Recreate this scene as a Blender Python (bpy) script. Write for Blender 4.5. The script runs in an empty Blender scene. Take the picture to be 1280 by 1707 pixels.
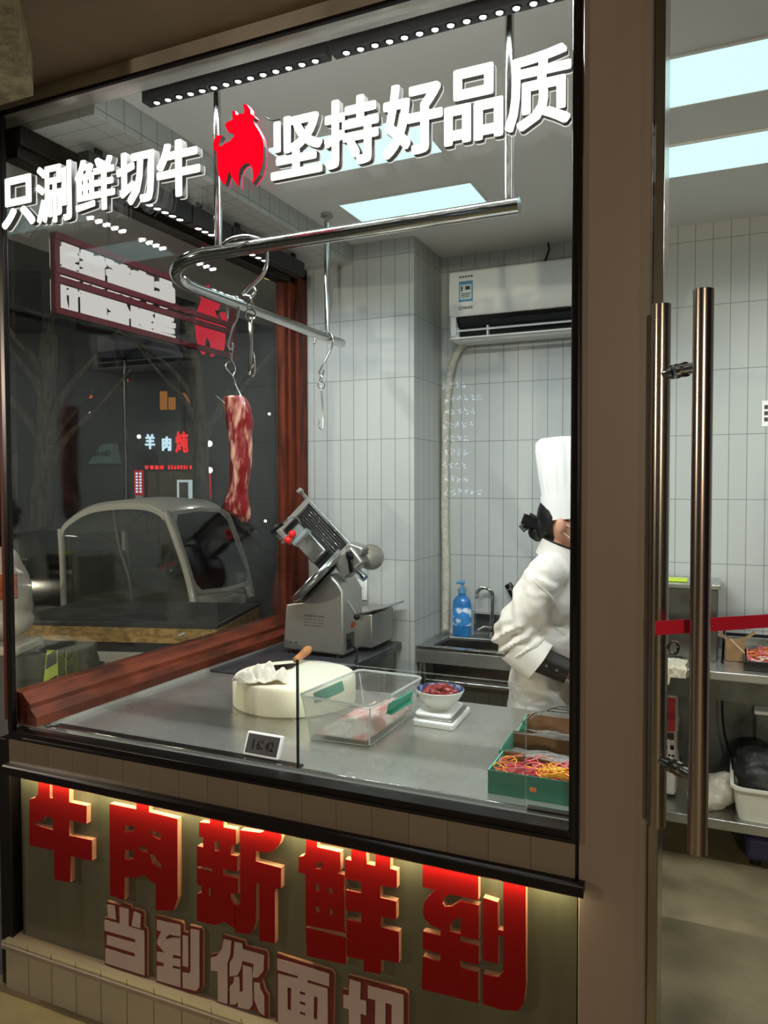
import bpy, bmesh, math, random
from mathutils import Vector, Matrix, noise
from mathutils.geometry import tessellate_polygon
random.seed(7)
S = bpy.context.scene
COL = S.collection

# ------------------------------------------------------------------ camera, world, exposure
def setup_camera():
    yaw, pitch, roll = math.radians(24.2), math.radians(1.93), math.radians(-0.15)
    r0 = Vector((math.cos(yaw), math.sin(yaw), 0)); f0 = Vector((-math.sin(yaw), math.cos(yaw), 0)); z = Vector((0, 0, 1))
    f = f0*math.cos(pitch) - z*math.sin(pitch); u0 = z*math.cos(pitch) + f0*math.sin(pitch)
    r = r0*math.cos(roll) + u0*math.sin(roll); u = u0*math.cos(roll) - r0*math.sin(roll)
    cd = bpy.data.cameras.new('camera'); co = bpy.data.objects.new('camera', cd); COL.objects.link(co)
    m = Matrix((r, u, -f)).transposed().to_4x4(); m.translation = Vector((0, 0, 1.6)); co.matrix_world = m
    cd.sensor_fit = 'VERTICAL'; cd.sensor_height = 36.0; cd.lens = 1275/1707*36.0
    cd.clip_start = 0.02; cd.clip_end = 200
    S.camera = co
setup_camera()
w = bpy.data.worlds.new('night'); S.world = w; w.use_nodes = True
w.node_tree.nodes['Background'].inputs[0].default_value = (0.55, 0.62, 0.75, 1)
w.node_tree.nodes['Background'].inputs[1].default_value = 0.016
S.view_settings.view_transform = 'Standard'; S.view_settings.look = 'None'
S.view_settings.exposure = 0.0; S.view_settings.gamma = 1.0; S.view_settings.use_curve_mapping = False
cy = S.cycles
cy.use_denoising = True; cy.max_bounces = 10; cy.transparent_max_bounces = 24; cy.glossy_bounces = 5
cy.diffuse_bounces = 5; cy.transmission_bounces = 6; cy.sample_clamp_indirect = 6.0; cy.caustics_reflective = True; cy.caustics_refractive = False
cy.use_adaptive_sampling = True; cy.adaptive_threshold = 0.015
try: cy.denoiser = 'OPENIMAGEDENOISE'; cy.use_light_tree = True
except Exception: pass

def lamp(name, kind, loc, energy, color, size=0.2, target=None, spot=None, size_y=None):
    ld = bpy.data.lights.new(name, kind); ld.energy = energy; ld.color = color
    if kind == 'AREA':
        ld.size = size
        if size_y: ld.shape = 'RECTANGLE'; ld.size_y = size_y
    else: ld.shadow_soft_size = size
    if spot: ld.spot_size = spot; ld.spot_blend = 0.6
    o = bpy.data.objects.new(name, ld); COL.objects.link(o); o.location = loc
    if target: o.rotation_euler = (Vector(target) - Vector(loc)).to_track_quat('-Z', 'Y').to_euler()
    return o
lamp('street_fill_light', 'POINT', (1.6, -5.5, 2.6), 640, (1.0, 0.82, 0.62), 0.08)  # this and the next: unseen fill lamps added to brighten the facade
lamp('street_fill_light', 'POINT', (-9.0, -3.8, 3.0), 900, (1.0, 0.84, 0.66), 0.08)
lamp('street_fill_light', 'POINT', (-7.5, 1.5, 5.0), 260, (1.0, 0.86, 0.7), 0.25)  # this and the next: unseen fill lamps added to lift the dark street
lamp('street_fill_light', 'POINT', (-4.5, 10.0, 5.5), 330, (0.95, 0.9, 0.82), 0.25)

# ------------------------------------------------------------------ colour and materials
def lin(c):
    return tuple(((v/255)/12.92 if v/255 <= 0.04045 else ((v/255+0.055)/1.055)**2.4) for v in c) + (1.0,)
MATS = {}
def nodes_of(name):
    m = bpy.data.materials.new(name); m.use_nodes = True
    return m, m.node_tree.nodes, m.node_tree.links
def mat(name, rgb, rough=0.5, metal=0.0, emis=None, es=0.0, var=0.0, scale=8.0, stretch=(1, 1, 1), bump=0.0, bscale=40.0, rgb2=None, lo=0.4, hi=0.6, spec=0.5, coat=0.0, alpha=1.0, sub=0.0, detail=4.0, rvar=0.0, aniso=0.0):
    m, n, l = nodes_of(name); p = n['Principled BSDF']
    c = lin(rgb); p.inputs['Base Color'].default_value = c
    p.inputs['Roughness'].default_value = rough; p.inputs['Metallic'].default_value = metal
    p.inputs['Specular IOR Level'].default_value = spec; p.inputs['Coat Weight'].default_value = coat
    p.inputs['Alpha'].default_value = alpha
    if sub: p.inputs['Subsurface Weight'].default_value = sub; p.inputs['Subsurface Radius'].default_value = (0.05, 0.04, 0.03); p.inputs['Subsurface Scale'].default_value = 0.5
    if emis: p.inputs['Emission Color'].default_value = lin(emis); p.inputs['Emission Strength'].default_value = es
    if var or bump or rgb2 or rvar:
        g = n.new('ShaderNodeNewGeometry'); mp = n.new('ShaderNodeMapping'); l.new(g.outputs['Position'], mp.inputs[0]); mp.inputs['Scale'].default_value = stretch
        nz = n.new('ShaderNodeTexNoise'); nz.inputs['Scale'].default_value = scale; nz.inputs['Detail'].default_value = detail; l.new(mp.outputs[0], nz.inputs['Vector'])
        if var or rgb2:
            rp = n.new('ShaderNodeValToRGB'); l.new(nz.outputs['Fac'], rp.inputs[0])
            c2 = lin(rgb2) if rgb2 else tuple(min(1, v*(1+var)) for v in c[:3]) + (1,)
            c1 = c if rgb2 else tuple(v*(1-var) for v in c[:3]) + (1,)
            rp.color_ramp.elements[0].position = lo; rp.color_ramp.elements[0].color = c1
            rp.color_ramp.elements[1].position = hi; rp.color_ramp.elements[1].color = c2
            l.new(rp.outputs[0], p.inputs['Base Color'])
        if rvar:
            mr = n.new('ShaderNodeMapRange'); l.new(nz.outputs['Fac'], mr.inputs[0]); mr.inputs[1].default_value = 0.3; mr.inputs[2].default_value = 0.7
            mr.inputs[3].default_value = max(0.02, rough-rvar); mr.inputs[4].default_value = rough+rvar; l.new(mr.outputs[0], p.inputs['Roughness'])
        if bump:
            nb = n.new('ShaderNodeTexNoise'); nb.inputs['Scale'].default_value = bscale; nb.inputs['Detail'].default_value = 5; l.new(mp.outputs[0], nb.inputs['Vector'])
            b = n.new('ShaderNodeBump'); b.inputs['Strength'].default_value = bump; b.inputs['Distance'].default_value = 0.01; l.new(nb.outputs['Fac'], b.inputs['Height']); l.new(b.outputs[0], p.inputs['Normal'])
    MATS[name] = m; return m
def emit(name, rgb, s, back=True):
    m, n, l = nodes_of(name); n.remove(n['Principled BSDF'])
    e = n.new('ShaderNodeEmission'); e.inputs[0].default_value = lin(rgb); e.inputs[1].default_value = s
    l.new(e.outputs[0], n['Material Output'].inputs[0]); MATS[name] = m; return m
def glass(name, tint=(0.94, 0.98, 0.96), refl=0.045, milk=0.0, milk_rgb=(225, 228, 225), rough=0.0):
    # clear sheet: lets light through with a tint, mirrors more at grazing angles on both faces
    m, n, l = nodes_of(name); n.remove(n['Principled BSDF'])
    t = n.new('ShaderNodeBsdfTransparent'); t.inputs[0].default_value = (*tint, 1)
    gl = n.new('ShaderNodeBsdfGlossy'); gl.inputs['Roughness'].default_value = rough
    g = n.new('ShaderNodeNewGeometry'); dp = n.new('ShaderNodeVectorMath'); dp.operation = 'DOT_PRODUCT'
    l.new(g.outputs['Incoming'], dp.inputs[0]); l.new(g.outputs['Normal'], dp.inputs[1])
    def math_(op, a, b=None):
        k = n.new('ShaderNodeMath'); k.operation = op
        for i, v in enumerate((a, b)):
            if v is None: continue
            if isinstance(v, (int, float)): k.inputs[i].default_value = v
            else: l.new(v, k.inputs[i])
        return k.outputs[0]
    c = math_('ABSOLUTE', dp.outputs['Value']); f = math_('POWER', math_('SUBTRACT', 1.0, c), 5.0)
    fac = math_('ADD', math_('MULTIPLY', f, 0.85), refl)
    mx = n.new('ShaderNodeMixShader'); l.new(fac, mx.inputs[0]); l.new(gl.outputs[0], mx.inputs[2])
    if milk:
        d = n.new('ShaderNodeBsdfDiffuse'); d.inputs[0].default_value = lin(milk_rgb)
        tr = n.new('ShaderNodeBsdfTranslucent'); tr.inputs[0].default_value = lin(milk_rgb)
        a1 = n.new('ShaderNodeMixShader'); a1.inputs[0].default_value = 0.5; l.new(d.outputs[0], a1.inputs[1]); l.new(tr.outputs[0], a1.inputs[2])
        m2 = n.new('ShaderNodeMixShader'); m2.inputs[0].default_value = milk; l.new(t.outputs[0], m2.inputs[1]); l.new(a1.outputs[0], m2.inputs[2]); l.new(m2.outputs[0], mx.inputs[1])
    else: l.new(t.outputs[0], mx.inputs[1])
    l.new(mx.outputs[0], n['Material Output'].inputs[0]); MATS[name] = m; return m
def tile(name, rgb, grout, tw, th, z0=0.0, rough=0.25, gap=0.0016, plane='V', rgb2=None, bump=0.25):
    m, n, l = nodes_of(name); p = n['Principled BSDF']; p.inputs['Roughness'].default_value = rough
    g = n.new('ShaderNodeNewGeometry'); sx = n.new('ShaderNodeSeparateXYZ'); l.new(g.outputs['Position'], sx.inputs[0])
    ad = n.new('ShaderNodeMath'); ad.operation = 'ADD'; cb = n.new('ShaderNodeCombineXYZ'); sb = n.new('ShaderNodeMath'); sb.operation = 'SUBTRACT'; sb.inputs[1].default_value = z0
    if plane == 'V':
        l.new(sx.outputs[0], ad.inputs[0]); l.new(sx.outputs[1], ad.inputs[1]); l.new(ad.outputs[0], cb.inputs[0]); l.new(sx.outputs[2], sb.inputs[0])
    else:
        l.new(sx.outputs[0], ad.inputs[0]); ad.inputs[1].default_value = 0; l.new(ad.outputs[0], cb.inputs[0]); l.new(sx.outputs[1], sb.inputs[0])
    l.new(sb.outputs[0], cb.inputs[1])
    b = n.new('ShaderNodeTexBrick'); l.new(cb.outputs[0], b.inputs['Vector'])
    b.offset = 0.0; b.squash = 1.0; b.inputs['Scale'].default_value = 1.0; b.inputs['Mortar Size'].default_value = gap; b.inputs['Mortar Smooth'].default_value = 0.1
    b.inputs['Brick Width'].default_value = tw; b.inputs['Row Height'].default_value = th; b.inputs['Bias'].default_value = 0
    b.inputs['Color1'].default_value = lin(rgb); b.inputs['Color2'].default_value = lin(rgb2 or tuple(max(0, v-4) for v in rgb)); b.inputs['Mortar'].default_value = lin(grout)
    l.new(b.outputs['Color'], p.inputs['Base Color'])
    bp = n.new('ShaderNodeBump'); bp.inputs['Strength'].default_value = bump; bp.inputs['Distance'].default_value = 0.002; bp.invert = True
    l.new(b.outputs['Fac'], bp.inputs['Height']); l.new(bp.outputs[0], p.inputs['Normal']); MATS[name] = m; return m

mat('steel', (188, 190, 188), 0.26, 1.0, rvar=0.10, scale=6, stretch=(1, 1, 1))
mat('steel_top', (196, 195, 188), 0.27, 0.80, rvar=0.03, scale=3, stretch=(1, 2.2, 1), var=0.05)
mat('steel_dark', (120, 121, 118), 0.32, 1.0, rvar=0.08, scale=7)
mat('chrome', (205, 205, 203), 0.10, 1.0)
mat('steel_header', (205, 198, 188), 0.22, 0.55, var=0.18, scale=4, bump=0.15, bscale=6)
mat('handle_steel', (168, 154, 142), 0.22, 1.0)
mat('cast_alu', (170, 170, 166), 0.38, 0.85)
mat('frame_dark', (30, 26, 25), 0.28, 0.6)
mat('black_plastic', (15, 15, 16), 0.5, spec=0.3)
mat('black_gloss', (14, 14, 15), 0.18)
mat('black_paint', (34, 35, 40), 0.45)
mat('white_plastic', (238, 239, 237), 0.35)
mat('rib_dark', (70, 72, 72), 0.35, 0.9)
emit('menu_glow', (200, 225, 255), 9.0)
mat('white_paint', (205, 204, 200), 0.75)
mat('ceiling_white', (232, 231, 228), 0.85)
mat('column_panel', (118, 104, 92), 0.42, 0.0, var=0.05, scale=2, stretch=(3, 3, 0.4))
mat('sign_panel', (76, 74, 58), 0.40, 0.15, var=0.10, scale=3, stretch=(6, 1, 0.5))
mat('porch_brown', (120, 102, 78), 0.8, var=0.08, scale=2)
mat('plaster', (150, 140, 108), 0.95, var=0.25, scale=22, bump=0.8, bscale=60)
mat('concrete', (136, 122, 93), 0.62, var=0.38, scale=3.6, bump=0.3, bscale=30, lo=0.3, hi=0.7, rvar=0.15, detail=8)
mat('asphalt', (62, 62, 62), 0.75, var=0.2, scale=3, bump=0.3, bscale=60)
mat('wood_red', (92, 38, 18), 0.5, var=0.4, scale=7, stretch=(3, 0.7, 3), bump=0.15, bscale=14, spec=0.2)
mat('wood_redv', (86, 34, 16), 0.5, var=0.4, scale=7, stretch=(4, 4, 0.5), bump=0.15, bscale=14, spec=0.2)
mat('stone_dark', (64, 66, 70), 0.22, var=0.25, scale=7, stretch=(1, 2, 1))
mat('pe_board', (252, 248, 228), 0.45, sub=0.3, rgb2=(244, 236, 206), scale=3, lo=0.3, hi=0.75)
mat('cloth_white', (228, 222, 208), 0.9, var=0.06, scale=30)
mat('cloth_towel', (222, 214, 190), 0.95, var=0.08, scale=60, bump=0.3, bscale=200)
mat('jacket_white', (218, 213, 204), 0.85, bump=0.05, bscale=300, var=0.02, scale=4)
mat('hat_white', (240, 240, 237), 0.9)
mat('trousers_dark', (38, 38, 42), 0.9)
mat('skin', (205, 152, 124), 0.5, sub=0.15)
mat('hair_black', (16, 15, 16), 0.45)
mat('wood_handle', (178, 120, 78), 0.45, var=0.2, scale=30)
mat('blade_dark', (60, 58, 58), 0.25, 0.9)
mat('green_clip', (38, 160, 130), 0.4)
mat('green_card', (28, 104, 86), 0.5, var=0.06, scale=10)
mat('green_edge', (96, 196, 172), 0.5)
mat('card_brown', (128, 92, 62), 0.8, var=0.1, scale=20)
mat('card_box', (158, 122, 84), 0.85, var=0.12, scale=14)
mat('red_knob', (225, 36, 28), 0.25)
mat('red_face', (104, 2, 2), 0.6, spec=0.12)
mat('letter_side', (196, 146, 116), 0.5)
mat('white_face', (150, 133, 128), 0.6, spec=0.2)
mat('red_border', (84, 8, 12), 0.45)
mat('letter_return', (92, 90, 88), 0.4, 0.4)
mat('red_frame', (60, 8, 18), 0.7, spec=0.1)
mat('red_tape', (200, 20, 48), 0.5)
mat('bowl_white', (236, 236, 230), 0.2, coat=0.3)
mat('bowl_blue', (48, 66, 116), 0.2, rgb2=(150, 165, 200), scale=40, lo=0.5, hi=0.62)
mat('soap_blue', (40, 130, 205), 0.15, alpha=0.75, coat=0.3)
mat('soap_label', (60, 140, 215), 0.4, rgb2=(225, 235, 245), scale=25, lo=0.52, hi=0.6)
mat('brass_light', (255, 214, 140), 0.4, emis=(255, 200, 110), es=1.0)
mat('tyre', (20, 20, 21), 0.85)
mat('trike_white', (206, 204, 198), 0.35, coat=0.4)
mat('trike_grey', (98, 96, 92), 0.5)
mat('car_dark', (16, 20, 20), 0.15, coat=0.6)
mat('dark_red', (84, 24, 26), 0.5)
mat('bark', (74, 68, 62), 0.95, var=0.3, scale=9, stretch=(2, 2, 0.4), bump=0.6, bscale=12)
mat('plank', (176, 138, 82), 0.7, var=0.3, scale=5, stretch=(4, 4, 9))
mat('slate', (62, 64, 67), 0.35, var=0.2, scale=6)
mat('yellow_green', (212, 236, 60), 0.5)
mat('plastic_bag', (205, 196, 180), 0.3, alpha=0.85, var=0.08, scale=12)
mat('orange_print', (190, 96, 40), 0.6, rgb2=(120, 50, 24), scale=30)
mat('building_dark', (46, 48, 50), 0.8, var=0.15, scale=0.8)
mat('awning_green', (120, 160, 148), 0.6)
mat('navy_board', (52, 58, 80), 0.5)
mat('screen_lcd', (66, 60, 60), 0.25, var=0.05, scale=8)
mat('lcd_ink', (30, 27, 28), 0.4)
mat('print_ink', (60, 58, 56), 0.6)
mat('blue_label', (92, 150, 190), 0.5)
mat('pale_label', (214, 226, 226), 0.5)
mat('sack_white', (200, 192, 182), 0.7, var=0.06, scale=20)
mat('sack_red', (150, 34, 36), 0.7)
mat('poly_basin', (226, 222, 206), 0.35, sub=0.1)
mat('indigo_plastic', (52, 50, 96), 0.35)
mat('dark_tray', (30, 26, 25), 0.3)
mat('hose_wrap', (186, 184, 170), 0.7, var=0.12, scale=60, bump=0.5, bscale=80)
mat('checker_bag', (40, 40, 40), 0.5)
mat('meat', (104, 16, 20), 0.30, rgb2=(192, 146, 126), scale=20, stretch=(2.0, 2.0, 0.55), lo=0.50, hi=0.70, bump=0.5, bscale=30, detail=6, coat=0.2)
mat('meat_dark', (124, 18, 28), 0.3, rgb2=(214, 120, 116), scale=60, lo=0.52, hi=0.62, bump=0.4, bscale=60)
mat('fat_slices', (250, 238, 228), 0.4, rgb2=(236, 140, 130), scale=11, lo=0.44, hi=0.62, bump=0.6, bscale=70, detail=6)
mat('strand_red', (204, 62, 72), 0.45)
mat('strand_pink', (228, 120, 130), 0.45)
mat('strand_yellow', (240, 176, 50), 0.45)
mat('strand_orange', (206, 110, 58), 0.45)
mat('lens_glass', (200, 210, 210), 0.05, alpha=0.25)
glass('window_glass', (0.95, 0.975, 0.962), 0.045)
glass('door_glass', (0.955, 0.98, 0.965), 0.03)
glass('acrylic', (0.975, 0.985, 0.98), 0.045)
glass('acrylic_edge', (0.10, 0.14, 0.135), 0.06)
glass('tub_rim', (0.97, 0.98, 0.975), 0.05, milk=0.62, milk_rgb=(240, 243, 241))
glass('tub_plastic', (0.97, 0.98, 0.975), 0.04, milk=0.15)
glass('film', (0.97, 0.97, 0.97), 0.10, milk=0.25)
glass('trike_curtain', (0.85, 0.86, 0.84), 0.06, milk=0.05)
mat('windscreen', (16, 15, 16), 0.06, coat=0.5)
emit('panel_light', (212, 253, 255), 1.32)
emit('led_white', (250, 252, 255), 9.0)
emit('led_strip', (255, 243, 190), 75.0)
emit('sign_white', (255, 253, 240), 1.5)
emit('sign_halo', (255, 252, 244), 0.75)
emit('sign_red', (255, 6, 32), 1.15)
emit('sign_pink', (255, 70, 110), 0.9)
emit('back_white', (240, 226, 226), 0.92)
emit('back_red', (226, 28, 60), 0.85)
emit('far_white', (210, 235, 255), 1.2)
emit('far_red', (255, 40, 44), 1.1)
emit('far_amber', (240, 150, 60), 0.35)
emit('far_lamp', (255, 250, 240), 3.0)
emit('far_room', (150, 118, 80), 0.13)
emit('far_door', (200, 215, 220), 0.8)
emit('banner_red', (214, 30, 44), 0.55)
emit('dash_blue', (120, 170, 255), 0.6)
emit('lantern_red', (230, 90, 50), 0.8)
tile('tile_wall', (182, 186, 184), (116, 121, 119), 0.0765, 0.302, 1.232-0.302*10, rough=0.42)
tile('tile_soffit', (204, 203, 198), (150, 148, 142), 0.302, 0.0765, 0.0, plane='H')
tile('tile_sill', (110, 98, 84), (84, 74, 62), 0.10, 0.302, 0.58, gap=0.0012, rgb2=(104, 92, 79))
tile('tile_kick', (134, 126, 106), (90, 82, 68), 0.10, 0.302, -0.1, gap=0.002)

# ------------------------------------------------------------------ objects
WM = {}
def meta(o, label=None, cat=None, group=None, kind=None):
    if label: o['label'] = label
    if cat: o['category'] = cat
    if group: o['group'] = group
    if kind: o['kind'] = kind
    return o
def thing(name, label, cat, loc=(0, 0, 0), rotz=0.0, group=None):
    o = bpy.data.objects.new(name, None); COL.objects.link(o); o.location = loc; o.rotation_euler = (0, 0, rotz); o.empty_display_size = 0.05
    WM[o.name] = Matrix.Translation(Vector(loc)) @ Matrix.Rotation(rotz, 4, 'Z')
    return meta(o, label, cat, group)
def dup(src, loc, rotz, label=None, group=None):
    r = src.copy(); COL.objects.link(r); r.location = loc; r.rotation_euler = (0, 0, rotz)
    WM[r.name] = Matrix.Translation(Vector(loc)) @ Matrix.Rotation(rotz, 4, 'Z')
    if label: r['label'] = label
    if group: r['group'] = group
    for ch in list(src.children):
        c = ch.copy(); COL.objects.link(c); c.parent = r
        for g in ch.children:
            d = g.copy(); COL.objects.link(d); d.parent = c
    return r

class MB:
    """collects shapes given in world coordinates and links them as one mesh object"""
    def __init__(self): self.v = []; self.f = []; self.mi = []; self.cur = 0
    def add(self, vs, fs):
        b = len(self.v); self.v += [Vector(p) for p in vs]; self.f += [tuple(b+i for i in q) for q in fs]; self.mi += [self.cur]*len(fs); return self
    def box(self, x0, x1, y0, y1, z0, z1):
        return self.add([(x0, y0, z0), (x1, y0, z0), (x1, y1, z0), (x0, y1, z0), (x0, y0, z1), (x1, y0, z1), (x1, y1, z1), (x0, y1, z1)],
                        [(0, 3, 2, 1), (4, 5, 6, 7), (0, 1, 5, 4), (1, 2, 6, 5), (2, 3, 7, 6), (3, 0, 4, 7)])
    def obox(self, c, u, v, n, hu, hv, hn):
        """box with centre c, axes u v n (orthogonalised) and half sizes"""
        u = Vector(u).normalized(); v = Vector(v); v = (v - u*v.dot(u)).normalized(); n = u.cross(v); c = Vector(c)
        P = [c + u*a*hu + v*b*hv + n*d*hn for d in (-1, 1) for b in (-1, 1) for a in (-1, 1)]
        return self.add(P, [(0, 2, 3, 1), (4, 5, 7, 6), (0, 1, 5, 4), (1, 3, 7, 5), (3, 2, 6, 7), (2, 0, 4, 6)])
    def ring(self, c, t, r, n, ry=None, ref=None):
        t = Vector(t).normalized(); a = Vector(ref) if ref else (Vector((0, 0, 1)) if abs(t.z) < 0.9 else Vector((1, 0, 0)))
        a = (a - t*a.dot(t)).normalized(); b = t.cross(a); ry = ry or r
        return [Vector(c) + a*math.cos(2*math.pi*i/n)*r + b*math.sin(2*math.pi*i/n)*ry for i in range(n)]
    def loft(self, rings, cap=True, closed=False):
        n = len(rings[0]); vs = [p for r in rings for p in r]; fs = []
        m = len(rings)
        for k in range(m if closed else m-1):
            k2 = (k+1) % m
            for i in range(n): fs.append((k*n+i, k*n+(i+1) % n, k2*n+(i+1) % n, k2*n+i))
        if cap and not closed: fs.append(tuple(range(n-1, -1, -1))); fs.append(tuple((m-1)*n+i for i in range(n)))
        return self.add(vs, fs)
    def cyl(self, p0, p1, r0, r1=None, n=20):
        t = Vector(p1)-Vector(p0); return self.loft([self.ring(p0, t, r0, n), self.ring(p1, t, r1 if r1 is not None else r0, n)])
    def tube(self, pts, r, n=10, closed=False):
        pts = [Vector(p) for p in pts]; m = len(pts); R = r if isinstance(r, (list, tuple)) else [r]*m
        rings = []; a = None
        for i, p in enumerate(pts):
            t = (pts[(i+1) % m]-pts[i-1]) if closed else (pts[min(i+1, m-1)]-pts[max(i-1, 0)])
            if t.length < 1e-9: t = Vector((0, 0, 1))
            t.normalize()
            if a is None: a = Vector((0, 0, 1)) if abs(t.z) < 0.9 else Vector((1, 0, 0))
            a = a - t*a.dot(t)
            if a.length < 1e-6: a = t.orthogonal()
            a.normalize(); b = t.cross(a)
            rings.append([p + (a*math.cos(2*math.pi*k/n) + b*math.sin(2*math.pi*k/n))*R[i] for k in range(n)])
        return self.loft(rings, closed=closed)
    def torus(self, c, axis, R, r, n=24, k=8):
        ring = self.ring(c, axis, R, n); return self.tube(ring, r, k, closed=True)
    def lathe(self, prof, c=(0, 0, 0), n=32, axis=(0, 0, 1), sx=1.0, sy=1.0, cap=True):
        ax = Vector(axis).normalized(); rings = []
        for r, h in prof: rings.append(self.ring(Vector(c)+ax*h, ax, max(r, 1e-4)*sx, n, max(r, 1e-4)*sy))
        return self.loft(rings, cap=cap)
    def ell(self, c, rad, nu=16, nv=10, M=None):
        M = M or Matrix.Identity(3); vs = []; fs = []
        for j in range(1, nv):
            th = math.pi*j/nv
            for i in range(nu):
                ph = 2*math.pi*i/nu; vs.append(Vector(c) + M @ Vector((rad[0]*math.sin(th)*math.cos(ph), rad[1]*math.sin(th)*math.sin(ph), rad[2]*math.cos(th))))
        for j in range(nv-2):
            for i in range(nu): fs.append((j*nu+i, (j+1)*nu+i, (j+1)*nu+(i+1) % nu, j*nu+(i+1) % nu))
        vs += [Vector(c)+M @ Vector((0, 0, rad[2])), Vector(c)-M @ Vector((0, 0, rad[2]))]; t = len(vs)-2
        for i in range(nu):
            fs.append((t, i, (i+1) % nu)); fs.append((t+1, (nv-2)*nu+(i+1) % nu, (nv-2)*nu+i))
        return self.add(vs, fs)
    def prism(self, loops, O, U, V, N, depth):
        """flat outline with holes (loops of (u,v)) swept along N"""
        O, U, V, N = Vector(O), Vector(U), Vector(V), Vector(N)
        P = [p for lp in loops for p in lp]; n = len(P)
        tr = tessellate_polygon([[Vector((a, b, 0)) for a, b in lp] for lp in loops])
        front = [O+U*a+V*b for a, b in P]; back = [q+N*depth for q in front]
        fs = []
        nn = U.cross(V).dot(N)
        for t in tr:
            a, b, c = [Vector((*P[i], 0)) for i in t]; s = (b-a).cross(c-a).z
            t = t if s > 0 else t[::-1]
            if nn > 0: fs.append(tuple(t[::-1])); fs.append(tuple(i+n for i in t))
            else: fs.append(tuple(t)); fs.append(tuple(i+n for i in t[::-1]))
        k = 0
        for lp in loops:
            m = len(lp)
            for i in range(m): fs.append((k+i, k+(i+1) % m, n+k+(i+1) % m, n+k+i))
            k += m
        return self.add(front+back, fs)
    def mesh(self, name, inv=None, recalc=True):
        me = bpy.data.meshes.new(name); vs = self.v if inv is None else [inv @ p for p in self.v]
        me.from_pydata([tuple(p) for p in vs], [], self.f); me.update()
        if any(self.mi): me.polygons.foreach_set('material_index', self.mi)
        if recalc:
            bm = bmesh.new(); bm.from_mesh(me); bmesh.ops.recalc_face_normals(bm, faces=bm.faces); bm.to_mesh(me); bm.free()
        return me
    def build(self, name, m, parent=None, loc=None, bevel=0.0, seg=2, smooth=True, label=None, local=False, sub=0):
        inv = None
        if parent is not None and not local: inv = WM[parent.name].inverted()
        elif parent is None and loc is not None: inv = Matrix.Translation(-Vector(loc))
        me = self.mesh(name, inv)
        for q in ([m] if not isinstance(m, (list, tuple)) else m): me.materials.append(MATS[q] if isinstance(q, str) else q)
        if smooth: me.shade_smooth(); me.set_sharp_from_angle(angle=0.7)
        o = bpy.data.objects.new(name, me); COL.objects.link(o)
        if parent is not None: o.parent = parent; WM[o.name] = WM[parent.name].copy()
        else:
            o.location = loc or (0, 0, 0); WM[o.name] = Matrix.Translation(Vector(loc or (0, 0, 0)))
        if bevel:
            b = o.modifiers.new('bevel', 'BEVEL'); b.width = bevel; b.segments = seg; b.limit_method = 'ANGLE'; b.angle_limit = 0.6
        if sub:
            s = o.modifiers.new('sub', 'SUBSURF'); s.levels = sub; s.render_levels = sub
        if label: o['label'] = label
        return o
def single(mb, name, m, label, cat, loc, group=None, **k):
    return meta(mb.build(name, m, None, loc, **k), label, cat, group)
def struct(mb, name, m, parent=None, **k):
    o = mb.build(name, m, parent, **k); o['kind'] = 'structure'; return o
def spline(pts, n=6):
    pts = [Vector(p) for p in pts]; out = []
    for i in range(len(pts)-1):
        p0, p1, p2, p3 = pts[max(i-1, 0)], pts[i], pts[i+1], pts[min(i+2, len(pts)-1)]
        for k in range(n):
            t = k/n; out.append(0.5*((2*p1)+(p2-p0)*t+(2*p0-5*p1+4*p2-p3)*t*t+(3*p1-p0-3*p2+p3)*t**3))
    out.append(pts[-1]); return out
def fbm(p, s, o=4):
    return noise.fractal(Vector(p)*s, 0.9, 2.0, o)
def blob(mb, voxel, smooth=4, it=None, wrinkle=None):
    """fuse the overlapping shapes of mb into one continuous skin; returns an MB with the result"""
    me = mb.mesh('tmp', None); o = bpy.data.objects.new('tmp', me); COL.objects.link(o)
    r = o.modifiers.new('r', 'REMESH'); r.mode = 'VOXEL'; r.voxel_size = voxel
    if smooth: s = o.modifiers.new('s', 'SMOOTH'); s.iterations = smooth; s.factor = 0.5
    dg = bpy.context.evaluated_depsgraph_get(); e = o.evaluated_get(dg); m2 = bpy.data.meshes.new_from_object(e)
    out = MB(); nn = [v.normal.copy() for v in m2.vertices]
    vs = [v.co.copy() for v in m2.vertices]
    if wrinkle: vs = [p + n*wrinkle(p, n) for p, n in zip(vs, nn)]
    out.add(vs, [tuple(p.vertices) for p in m2.polygons])
    bpy.data.objects.remove(o); bpy.data.meshes.remove(m2); bpy.data.meshes.remove(me); return out
_glyph = {}
def glyph(ch):
    """outline mesh of a character in the program's own typeface: points (x, z) and faces, depth 1 along y"""
    if ch not in _glyph:
        c = bpy.data.curves.new('g', 'FONT'); c.body = ch; c.size = 1.0; c.extrude = 0.5; c.resolution_u = 3
        o = bpy.data.objects.new('g', c); COL.objects.link(o)
        dg = bpy.context.evaluated_depsgraph_get(); m = bpy.data.meshes.new_from_object(o.evaluated_get(dg))
        _glyph[ch] = ([v.co.copy() for v in m.vertices], [tuple(p.vertices) for p in m.polygons])
        bpy.data.objects.remove(o); bpy.data.curves.remove(c); bpy.data.meshes.remove(m)
    return _glyph[ch]
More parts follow.
